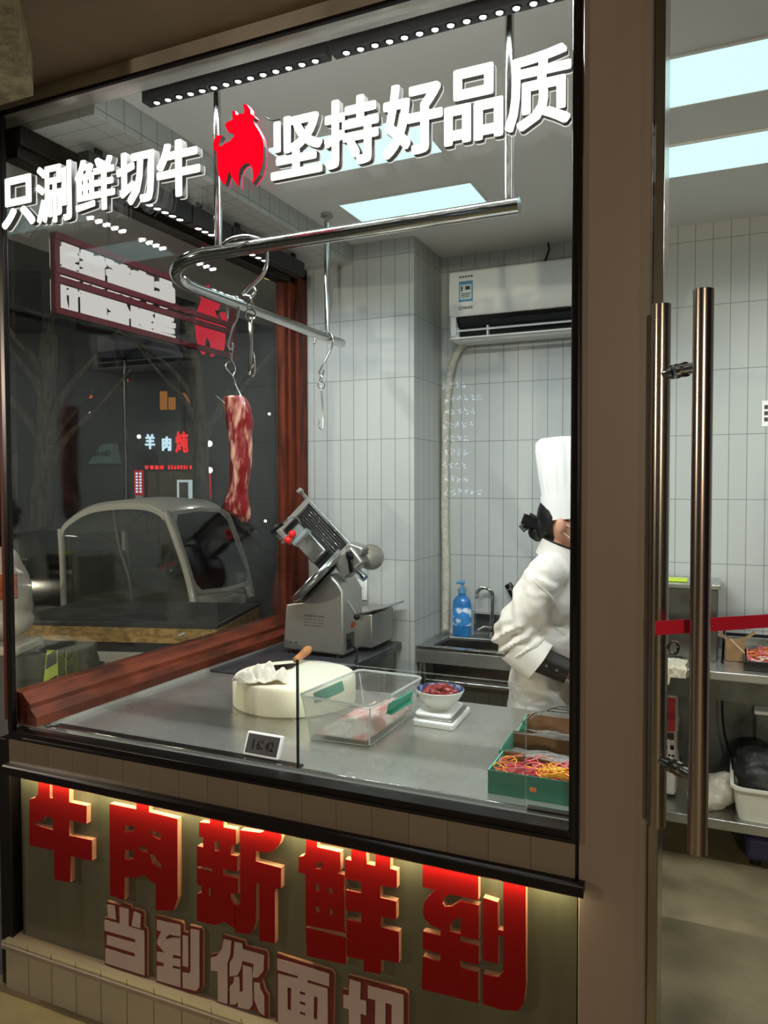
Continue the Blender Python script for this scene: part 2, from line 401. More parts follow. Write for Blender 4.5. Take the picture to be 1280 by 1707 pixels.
def put_glyph(mb, ch, O, U, V, N, w, h, depth, bold=0.0, fit=True, grow=0.0):
    """place a character in a w x h box with lower corner O; bold thickens its strokes by overlapping copies"""
    vs, fs = glyph(ch)
    if not vs: return
    x0, x1 = min(p.x for p in vs), max(p.x for p in vs); y0, y1 = min(p.y for p in vs), max(p.y for p in vs)
    O, U, V, N = Vector(O), Vector(U), Vector(V), Vector(N)
    bx = bold
    if fit: sx = (w-2*bx)/max(x1-x0, 1e-6); sz = (h-2*bx)/max(y1-y0, 1e-6); ox, oz = bx, bx
    else: sx = w; sz = h; ox = oz = 0; x0 = y0 = 0
    offs = [(0, 0)]
    if bold+grow > 0:
        q = bold+grow; offs += [(q*math.cos(a*math.pi/4)*(1.0 if a % 2 == 0 else 1.2), q*math.sin(a*math.pi/4)*(1.0 if a % 2 == 0 else 1.2)) for a in range(8)]
    for dx, dz in offs:
        mb.add([O + U*(ox+(p.x-x0)*sx+dx) + V*(oz+(p.y-y0)*sz+dz) + N*((p.z+0.5)*depth) for p in vs], fs)
def put_text(mb, s, O, U, V, N, h, depth, pitch=None, bold=0.0):
    x = 0.0; pitch = pitch or h*1.08
    for ch in s:
        if ch != ' ':
            wide = ord(ch) > 0x2000
            put_glyph(mb, ch, Vector(O)+Vector(U)*x, U, V, N, h*(0.95 if wide else 0.5) if ch not in '.:1' else h*0.22, h, depth, bold)
        x += pitch*(1.0 if ord(ch) > 0x2000 else 0.62)
X_, Y_, Z_ = Vector((1, 0, 0)), Vector((0, 1, 0)), Vector((0, 0, 1))
GL = {"niu":[[[[-1947,694],[-1904,693],[-1905,638],[-1890,639],[-1889,698],[-1823,697],[-1824,638],[-1753,639],[-1755,584],[-1825,584],[-1826,535],[-1734,537],[-1735,474],[-1823,472],[-1824,389],[-1890,386],[-1888,477],[-1994,472],[-1990,620],[-1967,628],[-1953,642]],[[-1983,543],[-1945,557],[-1922,579],[-1890,578],[-1891,539]]]],"rou":[[[[-1661,661],[-1559,662],[-1557,693],[-1513,692],[-1514,662],[-1411,660],[-1414,431],[-1421,409],[-1429,393],[-1492,379],[-1491,458],[-1509,459],[-1532,474],[-1548,468],[-1564,458],[-1594,454],[-1609,449],[-1610,382],[-1663,385]],[[-1605,606],[-1600,609],[-1567,611],[-1567,598],[-1588,590],[-1605,588]],[[-1511,606],[-1494,611],[-1470,607],[-1470,588],[-1499,594]],[[-1606,533],[-1573,539],[-1571,513],[-1590,507],[-1607,506]],[[-1557,542],[-1545,556],[-1531,559],[-1519,551],[-1521,542]],[[-1517,538],[-1500,542],[-1470,517],[-1471,505],[-1503,515]]]],"xin":[[[[-1334,664],[-1297,668],[-1296,694],[-1253,693],[-1253,665],[-1212,666],[-1213,623],[-1228,620],[-1229,593],[-1208,593],[-1209,550],[-1256,549],[-1257,532],[-1208,532],[-1208,488],[-1235,485],[-1230,469],[-1217,457],[-1218,390],[-1249,402],[-1260,402],[-1260,397],[-1283,385],[-1311,383],[-1329,383],[-1345,383],[-1344,459],[-1328,466],[-1327,485],[-1343,486],[-1343,533],[-1291,533],[-1290,542],[-1333,541],[-1343,540],[-1342,596],[-1321,595],[-1320,624],[-1335,625]],[[-1286,620],[-1263,624],[-1267,596],[-1283,594]],[[-1306,484],[-1297,486],[-1297,462],[-1306,460]]],[[[-1197,667],[-1133,672],[-1120,679],[-1120,698],[-1067,697],[-1067,670],[-1075,650],[-1092,632],[-1114,622],[-1141,621],[-1149,619],[-1148,591],[-1069,589],[-1070,534],[-1089,529],[-1090,380],[-1138,377],[-1137,533],[-1149,533],[-1150,427],[-1160,397],[-1175,385],[-1216,380],[-1215,455],[-1199,463]]]],"xian":[[[[-1014,630],[-1000,635],[-993,644],[-990,692],[-959,692],[-960,666],[-892,666],[-892,618],[-900,609],[-881,609],[-882,477],[-878,461],[-986,453],[-994,452],[-993,590],[-1015,589]],[[-960,627],[-943,630],[-947,611],[-964,609]],[[-965,570],[-951,572],[-952,551],[-966,551]],[[-926,568],[-913,569],[-913,552],[-926,551]],[[-965,510],[-951,511],[-951,495],[-965,495]],[[-925,512],[-912,513],[-914,496],[-925,496]]],[[[-994,446],[-878,447],[-878,378],[-991,372]]],[[[-878,651],[-860,651],[-860,693],[-820,692],[-817,651],[-793,651],[-791,691],[-752,688],[-753,652],[-735,651],[-735,607],[-781,605],[-780,573],[-737,573],[-737,528],[-779,525],[-779,498],[-730,498],[-730,420],[-779,417],[-779,379],[-827,375],[-826,403],[-874,400],[-874,496],[-832,498],[-832,523],[-876,520],[-876,572],[-832,573],[-832,602],[-878,602]]]],"dao":[[[[-666,686],[-526,685],[-526,624],[-596,623],[-610,611],[-615,596],[-608,589],[-591,594],[-570,612],[-525,611],[-525,528],[-571,528],[-571,514],[-525,514],[-525,469],[-571,467],[-571,450],[-526,449],[-526,376],[-669,371],[-666,452],[-622,451],[-619,470],[-666,471],[-666,515],[-621,515],[-619,531],[-644,535],[-661,548],[-666,565],[-661,590],[-644,614],[-632,625],[-666,626]],[[-597,544],[-584,563],[-569,574],[-569,532],[-597,532]]],[[[-514,632],[-479,629],[-478,564],[-465,564],[-465,553],[-478,551],[-478,483],[-513,483]]],[[[-465,684],[-413,682],[-412,448],[-416,407],[-429,385],[-469,376],[-514,377],[-514,449],[-476,451],[-465,469]]]],"dang_b":[[[[-1686,357],[-1648,356],[-1645,353],[-1635,358],[-1626,365],[-1596,363],[-1591,354],[-1585,358],[-1550,357],[-1544,351],[-1546,313],[-1535,305],[-1537,164],[-1696,160],[-1697,303],[-1682,309]]]],"dang":[[[[-1681,350],[-1651,352],[-1647,312],[-1677,311]]],[[[-1633,354],[-1598,355],[-1599,303],[-1540,304],[-1542,171],[-1691,169],[-1690,214],[-1576,217],[-1576,228],[-1685,228],[-1683,257],[-1575,260],[-1573,271],[-1692,269],[-1692,301],[-1632,303]]],[[[-1578,352],[-1552,350],[-1555,308],[-1587,308]]]],"dao2_b":[[[[-1500,356],[-1409,359],[-1401,354],[-1401,332],[-1381,333],[-1379,356],[-1341,357],[-1333,351],[-1336,188],[-1346,171],[-1367,163],[-1500,162]]]],"dao2":[[[[-1492,348],[-1407,352],[-1408,319],[-1447,316],[-1461,303],[-1458,299],[-1436,309],[-1408,315],[-1408,262],[-1434,260],[-1436,250],[-1409,253],[-1409,230],[-1436,228],[-1436,220],[-1409,223],[-1410,171],[-1495,168],[-1494,211],[-1470,215],[-1468,227],[-1494,226],[-1494,253],[-1464,258],[-1492,276],[-1493,285],[-1482,308],[-1476,317],[-1493,318]]],[[[-1400,325],[-1381,326],[-1382,237],[-1401,236]]],[[[-1372,349],[-1341,352],[-1344,189],[-1355,175],[-1402,172],[-1402,217],[-1381,218],[-1373,227]]]],"ni_b":[[[[-1264,356],[-1226,356],[-1193,355],[-1189,343],[-1124,345],[-1119,340],[-1119,294],[-1134,267],[-1138,261],[-1129,235],[-1118,224],[-1119,162],[-1128,160],[-1148,168],[-1166,175],[-1180,168],[-1283,161],[-1284,249],[-1307,245],[-1308,289],[-1281,301],[-1266,321]]]],"ni":[[[[-1258,349],[-1233,350],[-1237,309],[-1247,283],[-1248,168],[-1280,166],[-1280,252],[-1303,248],[-1303,284],[-1283,294],[-1264,321]]],[[[-1222,350],[-1198,351],[-1195,336],[-1127,336],[-1130,291],[-1147,270],[-1165,265],[-1163,282],[-1160,304],[-1197,303],[-1203,278],[-1214,258],[-1240,248],[-1239,288],[-1227,305]]],[[[-1224,251],[-1208,255],[-1207,212],[-1196,219],[-1196,291],[-1166,292],[-1165,189],[-1177,172],[-1213,168],[-1213,184],[-1223,173],[-1240,169],[-1239,221],[-1228,231]]],[[[-1160,253],[-1142,254],[-1140,236],[-1128,223],[-1128,169],[-1144,175],[-1160,205]]]],"mian_b":[[[[-1090,348],[-923,344],[-916,335],[-923,98],[-1092,103]]]],"mian":[[[[-1085,337],[-928,338],[-928,304],[-992,305],[-993,297],[-933,297],[-934,106],[-1085,118],[-1083,297],[-1022,300],[-1022,307],[-1085,307]],[[-1054,268],[-1042,269],[-1044,207],[-1054,207]],[[-1016,268],[-999,268],[-999,261],[-1016,260]],[[-1016,241],[-999,241],[-999,233],[-1016,233]],[[-1016,213],[-999,213],[-999,206],[-1016,206]],[[-973,266],[-962,266],[-964,204],[-975,205]]]],"qie_b":[[[[-874,345],[-831,346],[-823,346],[-718,348],[-709,342],[-711,96],[-731,86],[-875,89],[-874,260],[-892,259],[-892,303],[-874,305]]]],"qie":[[[[-869,339],[-837,339],[-839,294],[-822,295],[-822,258],[-838,258],[-838,166],[-820,156],[-821,112],[-872,108],[-871,260],[-887,260],[-887,294],[-871,296]]],[[[-817,337],[-719,338],[-720,104],[-761,99],[-761,137],[-753,140],[-751,306],[-768,306],[-769,227],[-789,122],[-818,99],[-798,207],[-796,305],[-817,304]]]],"bull":[[[[-1151,2585],[-1138,2580],[-1130,2569],[-1129,2555],[-1120,2551],[-1114,2544],[-1123,2541],[-1117,2528],[-1105,2510],[-1094,2489],[-1090,2468],[-1091,2445],[-1095,2422],[-1104,2400],[-1115,2389],[-1124,2380],[-1121,2394],[-1122,2415],[-1130,2428],[-1141,2435],[-1153,2432],[-1162,2425],[-1167,2412],[-1168,2379],[-1182,2398],[-1191,2412],[-1193,2425],[-1200,2418],[-1206,2401],[-1208,2389],[-1219,2398],[-1228,2416],[-1233,2438],[-1233,2461],[-1235,2479],[-1244,2487],[-1246,2501],[-1240,2513],[-1232,2522],[-1218,2518],[-1227,2507],[-1230,2495],[-1222,2490],[-1207,2495],[-1192,2498],[-1181,2508],[-1177,2515],[-1196,2522],[-1202,2531],[-1207,2542],[-1201,2549],[-1183,2551],[-1183,2563],[-1184,2572],[-1177,2574],[-1175,2564],[-1168,2560],[-1163,2563],[-1147,2560],[-1146,2569]]]]}

# ------------------------------------------------------------------ the setting
struct(MB().box(-2.16, 3.0, -6.0, 4.1, -0.12, 0.0), 'floor', 'concrete')
struct(MB().box(-40, -2.16, -12, 40, -0.6, -0.45), 'street', 'asphalt')
struct(MB().box(-4.75, -2.2, 5.6, 8.6, -0.45, -0.18), 'path', 'asphalt', bevel=0.02)
struct(MB().box(-3.0, -2.12, 0.6, 4.6, 2.73, 2.83), 'ceiling_eave', 'white_paint')
struct(MB().box(-2.2, 2.75, 1.72, 4.1, 2.82, 2.92), 'ceiling', 'ceiling_white')
struct(MB().box(-2.02, -1.75, 1.776, 3.5, 2.72, 2.82), 'ceiling_soffit', ['tile_soffit'])
struct(MB().box(-1.751, -1.749, 1.776, 3.5, 2.722, 2.819), 'trim_2', 'tile_wall')
struct(MB().box(-1.41, 2.75, 3.9, 4.05, 0, 2.82).box(-2.2, -1.41, 3.5, 4.05, 0, 2.82), 'wall_back', 'tile_wall')
struct(MB().box(2.6, 2.75, 1.75, 3.9, 0, 2.82), 'wall_right', 'tile_wall')
struct(MB().box(-2.12, -2.0, 1.802, 3.5, 0, 0.86).box(-2.12, -2.02, 1.776, 3.5, 2.72, 2.82), 'wall_left', 'white_paint')
struct(MB().box(-2.07, -0.30, 1.70, 1.745, 0.715, 0.806).box(-2.07, -0.30, 1.745, 1.80, 0.0, 0.806), 'wall_front', 'tile_sill', bevel=0.001)
struct(MB().box(0.86, 2.75, 1.70, 1.85, 0, 2.82), 'wall_front_right', 'column_panel')
struct(MB().box(-0.2935, -0.150, 1.70, 1.86, 0, 2.82), 'wall_column', 'column_panel', bevel=0.004)
struct(MB().box(-0.150, -0.128, 1.715, 1.85, 0, 2.82), 'trim_3', 'handle_steel', bevel=0.002)
struct(MB().box(-2.4, 2.6, -0.6, 1.70, 2.795, 2.88), 'ceiling_porch', 'porch_brown')
struct(MB().box(-2.075, -0.30, 1.70, 1.775, 2.752, 2.82).box(-2.06, -0.32, 1.707, 1.775, 2.746, 2.752), 'trim_1', 'steel_header', bevel=0.002)
bmb = MB().prism([[(-3.4, 1.60), (-1.80, 1.60), (-1.755, 1.555), (-1.30, 1.06), (-1.1, 0.7), (-3.4, 0.7)]], (0, 0, 2.705), X_, Y_, Z_, 0.09)
struct(bmb, 'beam_porch', 'plaster')
struct(MB().box(-2.09, -0.30, 1.675, 1.745, 0.135, 0.158).box(-2.09, -0.30, 1.69, 1.745, 0.0, 0.135), 'baseboard_front', ['tile_kick'])
struct(MB().prism([[(1.672, 0.136), (1.746, 0.136), (1.746, 0.166), (1.690, 0.158), (1.672, 0.150)]], (-2.09, 0, 0), Y_, Z_, X_, 1.79), 'trim_4', 'column_panel', bevel=0.002)
struct(MB().box(-2.12, -2.07, 1.70, 1.80, 0, 0.80), 'trim_5', 'frame_dark', bevel=0.002)

# front window: dark mitred frame with one clear pane
w1 = MB()
w1.prism([[(-2.062, 0.806), (-0.2935, 0.806), (-0.314, 0.834), (-2.062, 0.834)]], (0, 1.692, 0), X_, Z_, Y_, 0.055)
w1.prism([[(-0.2935, 0.806), (-0.2935, 2.752), (-0.314, 2.742), (-0.314, 0.834)]], (0, 1.692, 0), X_, Z_, Y_, 0.055)
w1.prism([[(-0.2935, 2.752), (-2.062, 2.752), (-2.062, 2.742), (-0.314, 2.742)]], (0, 1.692, 0), X_, Z_, Y_, 0.014)
w1.box(-2.064, -2.045, 1.692, 1.711, 0.834, 2.742)
w1 = struct(w1, 'window_1', 'frame_dark', bevel=0.002)
MBg = MB().box(-2.045, -0.310, 1.722, 1.730, 0.830, 2.745)
g1 = MBg.build('glass_pane', 'window_glass', w1)
MB().box(-0.306, -0.298, 1.688, 1.692, 0.81, 2.74).box(-2.0, -0.31, 1.688, 1.692, 0.812, 0.817).build('glazing_bead', 'black_gloss', w1)

# side window in the left wall: red-brown timber frame
w2 = MB()
w2.prism([[(-2.10, 0.84), (-1.985, 0.84), (-1.985, 0.872), (-2.0, 0.885), (-2.012, 0.895), (-2.012, 0.912), (-2.03, 0.925), (-2.045, 0.945), (-2.10, 0.945)]], (0, 1.733, 0), X_, Z_, Y_, 1.767)
w2 = struct(w2, 'window_2', 'wood_red', bevel=0.002)
MB().box(-2.10, -2.005, 3.40, 3.495, 0.86, 2.70).box(-2.09, -2.02, 3.345, 3.40, 0.93, 2.66).box(-2.085, -2.035, 3.315, 3.345, 0.94, 2.64).build('jamb', 'wood_redv', w2, bevel=0.004)
MB().box(-2.095, -2.062, 1.706, 1.714, 0.86, 2.745).build('jamb', 'wood_redv', w2, bevel=0.003)
MB().box(-2.10, -2.005, 1.733, 3.495, 2.66, 2.72).box(-2.09, -2.02, 1.733, 3.40, 2.625, 2.66).build('head_rail', 'frame_dark', w2, bevel=0.003)
MB().box(-2.066, -2.058, 1.714, 3.33, 0.90, 2.70).build('glass_pane', 'window_glass', w2)

# recessed sign panel under the window, lit from above by a strip
single(MB().box(-2.05, -0.30, 1.725, 1.744, 0.150, 0.704), 'signboard', 'sign_panel', 'olive grey metal sign panel under the window, carrying the red characters', 'panel', (-1.2, 1.745, 0.15))
t = thing('light_strip', 'dark metal canopy strip with a warm light line above the red characters', 'light', (-1.2, 1.71, 0.70))
MB().prism([[(1.675, 0.700), (1.681, 0.694), (1.681, 0.704), (1.744, 0.704), (1.744, 0.722), (1.684, 0.728), (1.675, 0.722)]], (-2.075, 0, 0), Y_, Z_, X_, 1.797).build('canopy', 'frame_dark', t, bevel=0.001)
MB().box(-2.05, -0.31, 1.6835, 1.6965, 0.7005, 0.7035).build('diffuser', 'led_strip', t)

# ------------------------------------------------------------------ signs
def loops(name, k): return [[(a/1000, b/1000) for a, b in lp] for lp in GL[name][k]]
def big(name, label):
    t = thing('sign_character', label, 'sign letter', ((min(p[0] for g in GL[name] for l in g for p in l)/1000), 1.74, 0.4), 0, 'big red characters under the window')
    fa, si = MB(), MB()
    for k in range(len(GL[name])):
        fa.prism(loops(name, k), (0, 1.705, 0), X_, Z_, Y_, 0.003); si.prism(loops(name, k), (0, 1.7081, 0), X_, Z_, Y_, 0.0168)
    fa.build('face', 'red_face', t, smooth=False); si.build('return_edge', 'letter_side', t, smooth=False)
big('niu', 'large red sign character 牛, first of the five large ones')
big('rou', 'large red sign character 肉, second of five, with two tall legs')
big('xin', 'large red sign character 新, middle of the five large red characters')
big('xian', 'large red sign character 鲜, fourth, with five small square holes')
big('dao', 'large red sign character 到, last and biggest of five, beside the column')
def small(name, label):
    t = thing('sign_character', label, 'sign letter', ((min(p[0] for g in GL[name] for l in g for p in l)/1000), 1.74, 0.2), 0, 'small white characters under the window')
    fa, bo, ed = MB(), MB(), MB()
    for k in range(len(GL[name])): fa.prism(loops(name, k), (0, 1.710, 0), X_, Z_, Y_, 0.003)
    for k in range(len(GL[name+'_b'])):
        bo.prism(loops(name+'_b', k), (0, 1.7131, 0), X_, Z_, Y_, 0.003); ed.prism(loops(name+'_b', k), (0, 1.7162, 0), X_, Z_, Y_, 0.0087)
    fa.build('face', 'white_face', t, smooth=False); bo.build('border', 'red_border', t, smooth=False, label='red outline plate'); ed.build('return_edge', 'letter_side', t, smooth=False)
small('dang', 'small white character 当 with red outline, first of the lower row')
small('dao2', 'small white character 到 with red outline, second of the lower row')
small('ni', 'small white character 你 with red outline, middle of the lower row')
small('mian', 'small white character 面 with red outline, fourth of the lower row')
small('qie', 'small white character 切 with red outline, last of the lower row')
ROW = [('只', -2.033, -1.894, 2.386, 2.537), ('涮', -1.889, -1.748, 2.378, 2.549), ('鲜', -1.733, -1.584, 2.387, 2.539), ('切', -1.577, -1.443, 2.385, 2.532), ('牛', -1.434, -1.289, 2.383, 2.534),
       ('坚', -1.068, -0.919, 2.376, 2.528), ('持', -0.914, -0.767, 2.376, 2.540), ('好', -0.757, -0.606, 2.373, 2.542), ('品', -0.602, -0.464, 2.377, 2.543), ('质', -0.460, -0.315, 2.378, 2.548)]
WHERE = ['nearest the window corner', 'second from the window corner', 'third from the window corner', 'two before the bull', 'just before the bull', 'just after the bull', 'second after the bull', 'third after the bull', 'fourth after the bull', 'last, against the window frame']
for (ch, x0, x1, z0, z1), wh in zip(ROW, WHERE):
    bo_ = {'涮': 0.0030, '鲜': 0.0036, '质': 0.0040}.get(ch, 0.0046)
    t = thing('lit_character', 'white lit character %s on the front glass, %s' % (ch, wh), 'sign letter', ((x0+x1)/2, 1.70, z0), 0, 'white lit characters on the window')
    fa, re, ha = MB(), MB(), MB()
    put_glyph(fa, ch, (x0, 1.680, z0), X_, Z_, Y_, x1-x0, z1-z0, 0.003, bo_)
    put_glyph(re, ch, (x0, 1.6832, z0), X_, Z_, Y_, x1-x0, z1-z0, 0.0165, bo_)
    put_glyph(ha, ch, (x0, 1.700, z0), X_, Z_, Y_, x1-x0, z1-z0, 0.003, bo_, grow=0.0012)
    fa.build('face', 'sign_white', t, smooth=False); re.build('return_edge', 'letter_return', t, smooth=False); ha.build('halo_plate', 'sign_halo', t, smooth=False)
t = thing('lit_bull_emblem', 'red lit bull emblem on the front glass between the white characters', 'sign', (-1.17, 1.70, 2.38))
MB().prism(loops('bull', 0), (0, 1.680, 0), X_, Z_, Y_, 0.003).build('face', 'sign_red', t, smooth=False)
MB().prism(loops('bull', 0), (0, 1.6832, 0), X_, Z_, Y_, 0.0165).build('return_edge', 'letter_return', t, smooth=False)
bl = [[(-1.168+(x+1.168)*1.012, 2.482+(z-2.482)*1.012) for x, z in lp] for lp in loops('bull', 0)]
MB().prism(bl, (0, 1.700, 0), X_, Z_, Y_, 0.003).build('halo_plate', 'sign_pink', t, smooth=False)
single(MB().tube(spline([(-1.092, 1.695, 2.545), (-1.075, 1.70, 2.537), (-1.05, 1.70, 2.535)]), 0.0012, 6), 'sign_wire', 'black_plastic', 'thin dark wire on the glass between bull and white characters', 'wire', (-1.08, 1.70, 2.54))

# two-row lit sign outside the side window, seen from behind
t = thing('hanging_sign', 'two row lit shop sign outside the side window, seen from behind', 'sign', (-2.22, 2.55, 2.22))
fr = MB()
for z in (2.498, 2.378, 2.344, 2.232): fr.box(-2.205, -2.19, 2.03, 3.13, z-0.012, z+0.012)
for y in (2.04, 3.12): fr.box(-2.215, -2.192, y-0.012, y+0.012, 2.22, 2.51)
fr.build('frame', 'red_frame', t, bevel=0.001)
def back_row(names, z0, z1):
    for k, nm in enumerate(names):
        pts = [p for g in GL[nm] for l in g for p in l]; ax, bx = min(p[0] for p in pts), max(p[0] for p in pts); az, bz = min(p[1] for p in pts), max(p[1] for p in pts)
        yw = 0.122; ys = 2.72-k*0.136
        m = MB()
        for g in GL[nm]:
            m.prism([[(ys-(a-ax)/(bx-ax)*yw, z0+(b-az)/(bz-az)*(z1-z0)) for a, b in lp] for lp in g], (-2.245, 0, 0), Y_, Z_, X_, 0.02)
        m.build('lit_character', 'back_white', t, smooth=False)
back_row(['niu', 'rou', 'xin', 'xian', 'dao'], 2.372, 2.50); back_row(['dang', 'dao2', 'ni', 'mian', 'qie'], 2.235, 2.352)
m = MB(); B = loops('bull', 0)[0]
m.prism([[(3.105-(x+1.246)/0.156*0.225, 2.215+(z-2.379)/0.206*0.33) for x, z in B]], (-2.245, 0, 0), Y_, Z_, X_, 0.02)
m.build('bull_emblem', 'back_red', t, smooth=False, label='red lit bull emblem')
for y in (2.3, 2.95): MB().tube([(-2.2, y, 2.5), (-2.2, y, 2.729)], 0.0015, 6).build('wire', 'black_plastic', t)

# ------------------------------------------------------------------ ceiling lights
PAN = [(-1.53, -0.96, 2.372, 2.660, 'first row behind the white characters'), (-1.545, -0.955, 2.975, 3.245, 'second row, above the air conditioner side'),
       (-0.205, 0.39, 2.362, 2.660, 'nearer of two above the doorway'), (-0.235, 0.37, 2.965, 3.255, 'further of two above the doorway'),
       (1.12, 1.72, 2.362, 2.660, 'next in line, added out of view inside the shop'), (1.12, 1.72, 2.965, 3.255, 'added out of view, deepest inside the shop')]  # these two unseen panels are added to light the room from the right
for x0, x1, y0, y1, wh in PAN:
    t = thing('ceiling_panel_light', 'flat pale blue-white ceiling panel light, ' + wh, 'light', ((x0+x1)/2, (y0+y1)/2, 2.82), 0, 'ceiling panel lights')
    MB().box(x0, x1, y0, y1, 2.814, 2.8185).build('diffuser', 'panel_light', t)
    MB().prism([[(x0-0.006, y0-0.006), (x1+0.006, y0-0.006), (x1+0.006, y1+0.006), (x0-0.006, y1+0.006)], [(x0, y0), (x1, y0), (x1, y1), (x0, y1)]], (0, 0, 2.812), X_, Y_, Z_, 0.008).build('frame', 'white_plastic', t)
def led_lamp(p, watts):
    o = lamp('spot_lamp', 'SPOT', p, watts, (0.96, 0.972, 1.0), 0.007, None, math.radians(176)); o.data.spot_blend = 0.5
def track(a, b, z, along, n, label, first=0.04, watts=6.6):
    a, b = Vector(a), Vector(b); d = (b-a).normalized(); L = (b-a).length; s = Vector((-d.y, d.x, 0))
    c = (a+b)/2; t = thing('track_light', label, 'light', (c.x, c.y, z+0.045), 0, 'black linear spotlights')
    h = MB().obox(c+Z_*(z+0.03), d, s, Z_, L/2, 0.019, 0.03)
    for q in (0.15, 0.85):
        e = a.lerp(b, q); MB().box(e.x-0.012, e.x+0.012, e.y-0.008, e.y+0.008, z+0.06, 2.82).build('bracket', 'black_plastic', t)
    h.build('housing', 'black_paint', t, bevel=0.002)
    for k in range(n):
        p = a + d*(first + (L-2*first)*k/(n-1)); p.z = z
        r_ = MB().torus(p-Z_*0.001, Z_, 0.0125, 0.0022, 14, 6).build('lens_ring', 'black_gloss', t); MB().cyl(p-Z_*0.0012, p-Z_*0.0002, 0.0082, n=12).build('lens', 'led_white', r_); led_lamp(p-Z_*0.004, watts)
track((-1.575, 1.804, 0), (-0.966, 1.804, 0), 2.722, X_, 14, 'black linear spotlight over the window above the bull, fourteen small lenses')
track((-0.954, 1.804, 0), (-0.345, 1.804, 0), 2.722, X_, 14, 'black linear spotlight over the window above the characters after the bull')
def track2(y0, y1, ys, label):
    t = thing('track_light', label, 'light', (-1.92, (y0+y1)/2, 2.68), 0, 'black linear spotlights')
    MB().box(-1.945, -1.895, y0, y1, 2.62, 2.69).build('housing', 'black_paint', t, bevel=0.002)
    for y in (y0+0.05, y1-0.08): MB().box(-1.925, -1.915, y, y+0.03, 2.69, 2.72).build('bracket', 'black_plastic', t)
    for y in ys:
        r_ = MB().torus((-1.92, y, 2.619), Z_, 0.0165, 0.0025, 14, 6).build('lens_ring', 'black_gloss', t); MB().cyl((-1.92, y, 2.6188), (-1.92, y, 2.6198), 0.0125, n=12).build('lens', 'led_white', r_); led_lamp(Vector((-1.92, y, 2.614)), 1.8)
track2(1.90, 2.42, [2.21+0.042*k for k in range(5)], 'black linear spotlight along the side window, nearest the front glass')
track2(2.43, 2.68, [2.49+0.042*k for k in range(4)], 'short black linear spotlight along the side window, middle of three')
track2(2.69, 3.28, [2.77+0.048*k for k in range(5)], 'black linear spotlight along the side window, nearest the tiled pillar')

track((0.80, 2.0, 0), (0.80, 2.61, 0), 2.722, Y_, 14, 'added out-of-view black linear spotlight over the inner work area, nearer the door wall', watts=2.8)  # both inner tracks are unseen, added to even out light on walls and ceiling
track((0.80, 2.70, 0), (0.80, 3.31, 0), 2.722, Y_, 14, 'added out-of-view black linear spotlight over the inner work area, nearer the back wall', watts=2.8)

# ------------------------------------------------------------------ door with its handles
D0 = Vector((-0.135, 1.552, 0)); dd = Vector((math.cos(math.radians(41)), math.sin(math.radians(41)), 0)); dn = Vector((dd.y, -dd.x, 0))
dr = MB().obox(D0 + dd*0.43 + Z_*1.37, dd, Z_, dn, 0.43, 1.34, 0.006)
dr = struct(dr, 'door_1', 'door_glass')
MB().obox(D0 + dd*0.47 + Z_*1.325 + dn*0.0075, dd, Z_, dn, 0.462, 0.0135, 0.001).build('warning_tape', 'red_tape', dr, label='red tape across the glass')
MB().torus(D0 + dd*0.045 + Z_*1.285 + dn*0.012, dn, 0.012, 0.003, 18, 6).build('lock_ring', 'chrome', dr)
hb = D0 + dd*0.062
for s, nm in ((0.066, 'outer'), (-0.056, 'inner')):
    p = hb + dn*s
    m = MB().cyl(p+Z_*0.905, p+Z_*1.962, 0.0182, n=28); h = m.build('pull_handle', 'handle_steel', dr, bevel=0.001)
    for z in (1.822, 1.045):
        q = hb + dn*(0.007 if s > 0 else -0.007)
        MB().cyl(q+Z_*z, p+Z_*z, 0.0105, n=16).cyl(q+Z_*z, q+dn*(0.012 if s > 0 else -0.012)+Z_*z, 0.0145, n=16).build('standoff', 'chrome', h)

t = thing('eave_downlight', 'small round warm downlight in the outside eave above the side window', 'light', (-2.25, 3.55, 2.73))
MB().lathe([(0, 0), (0.045, 0), (0.042, 0.004), (0, 0.006)], (-2.25, 3.55, 2.722), 24).build('lens', 'brass_light', t); MB().torus((-2.25, 3.55, 2.727), Z_, 0.048, 0.004, 24, 6).build('ring', 'steel', t)

# ------------------------------------------------------------------ counters and benches
t = thing('steel_counter', 'long stainless steel worktop behind the front window, holding board, tub and scale', 'counter', (-1.15, 2.17, 0))
MB().box(-1.998, -0.20, 1.748, 2.62, 0.785, 0.82).build('worktop', 'steel_top', t, bevel=0.004)
MB().box(-1.97, -0.23, 1.84, 2.59, 0.10, 0.785).build('cabinet_body', 'steel_dark', t, bevel=0.003)
MB().box(-1.93, -0.27, 1.86, 2.56, 0.0, 0.10).build('plinth', 'black_plastic', t)
MB().box(-1.99, -1.072, 1.797, 1.832, 0.82, 0.8255).build('base_rail', 'frame_dark', t, label='dark rail along the window edge')
MB().box(-1.99, -0.31, 1.790, 1.797, 0.82, 0.829).build('trim_strip', 'chrome', t, bevel=0.001, label='bright metal strip')
t = thing('side_bench', 'dark topped bench under the side window, carrying the meat slicer', 'bench', (-1.74, 3.05, 0))
MB().box(-1.998, -1.475, 2.635, 3.495, 0.785, 0.825).build('worktop', 'stone_dark', t, bevel=0.004)
MB().box(-1.96, -1.50, 2.66, 3.46, 0.70, 0.785).build('apron', 'steel_dark', t)
for x in (-1.95, -1.515):
    for y in (2.68, 3.45): MB().box(x-0.02, x+0.02, y-0.02, y+0.02, 0, 0.70).build('leg', 'steel_dark', t)
MB().box(-1.95, -1.51, 2.68, 3.45, 0.2, 0.22).build('lower_shelf', 'steel_dark', t)

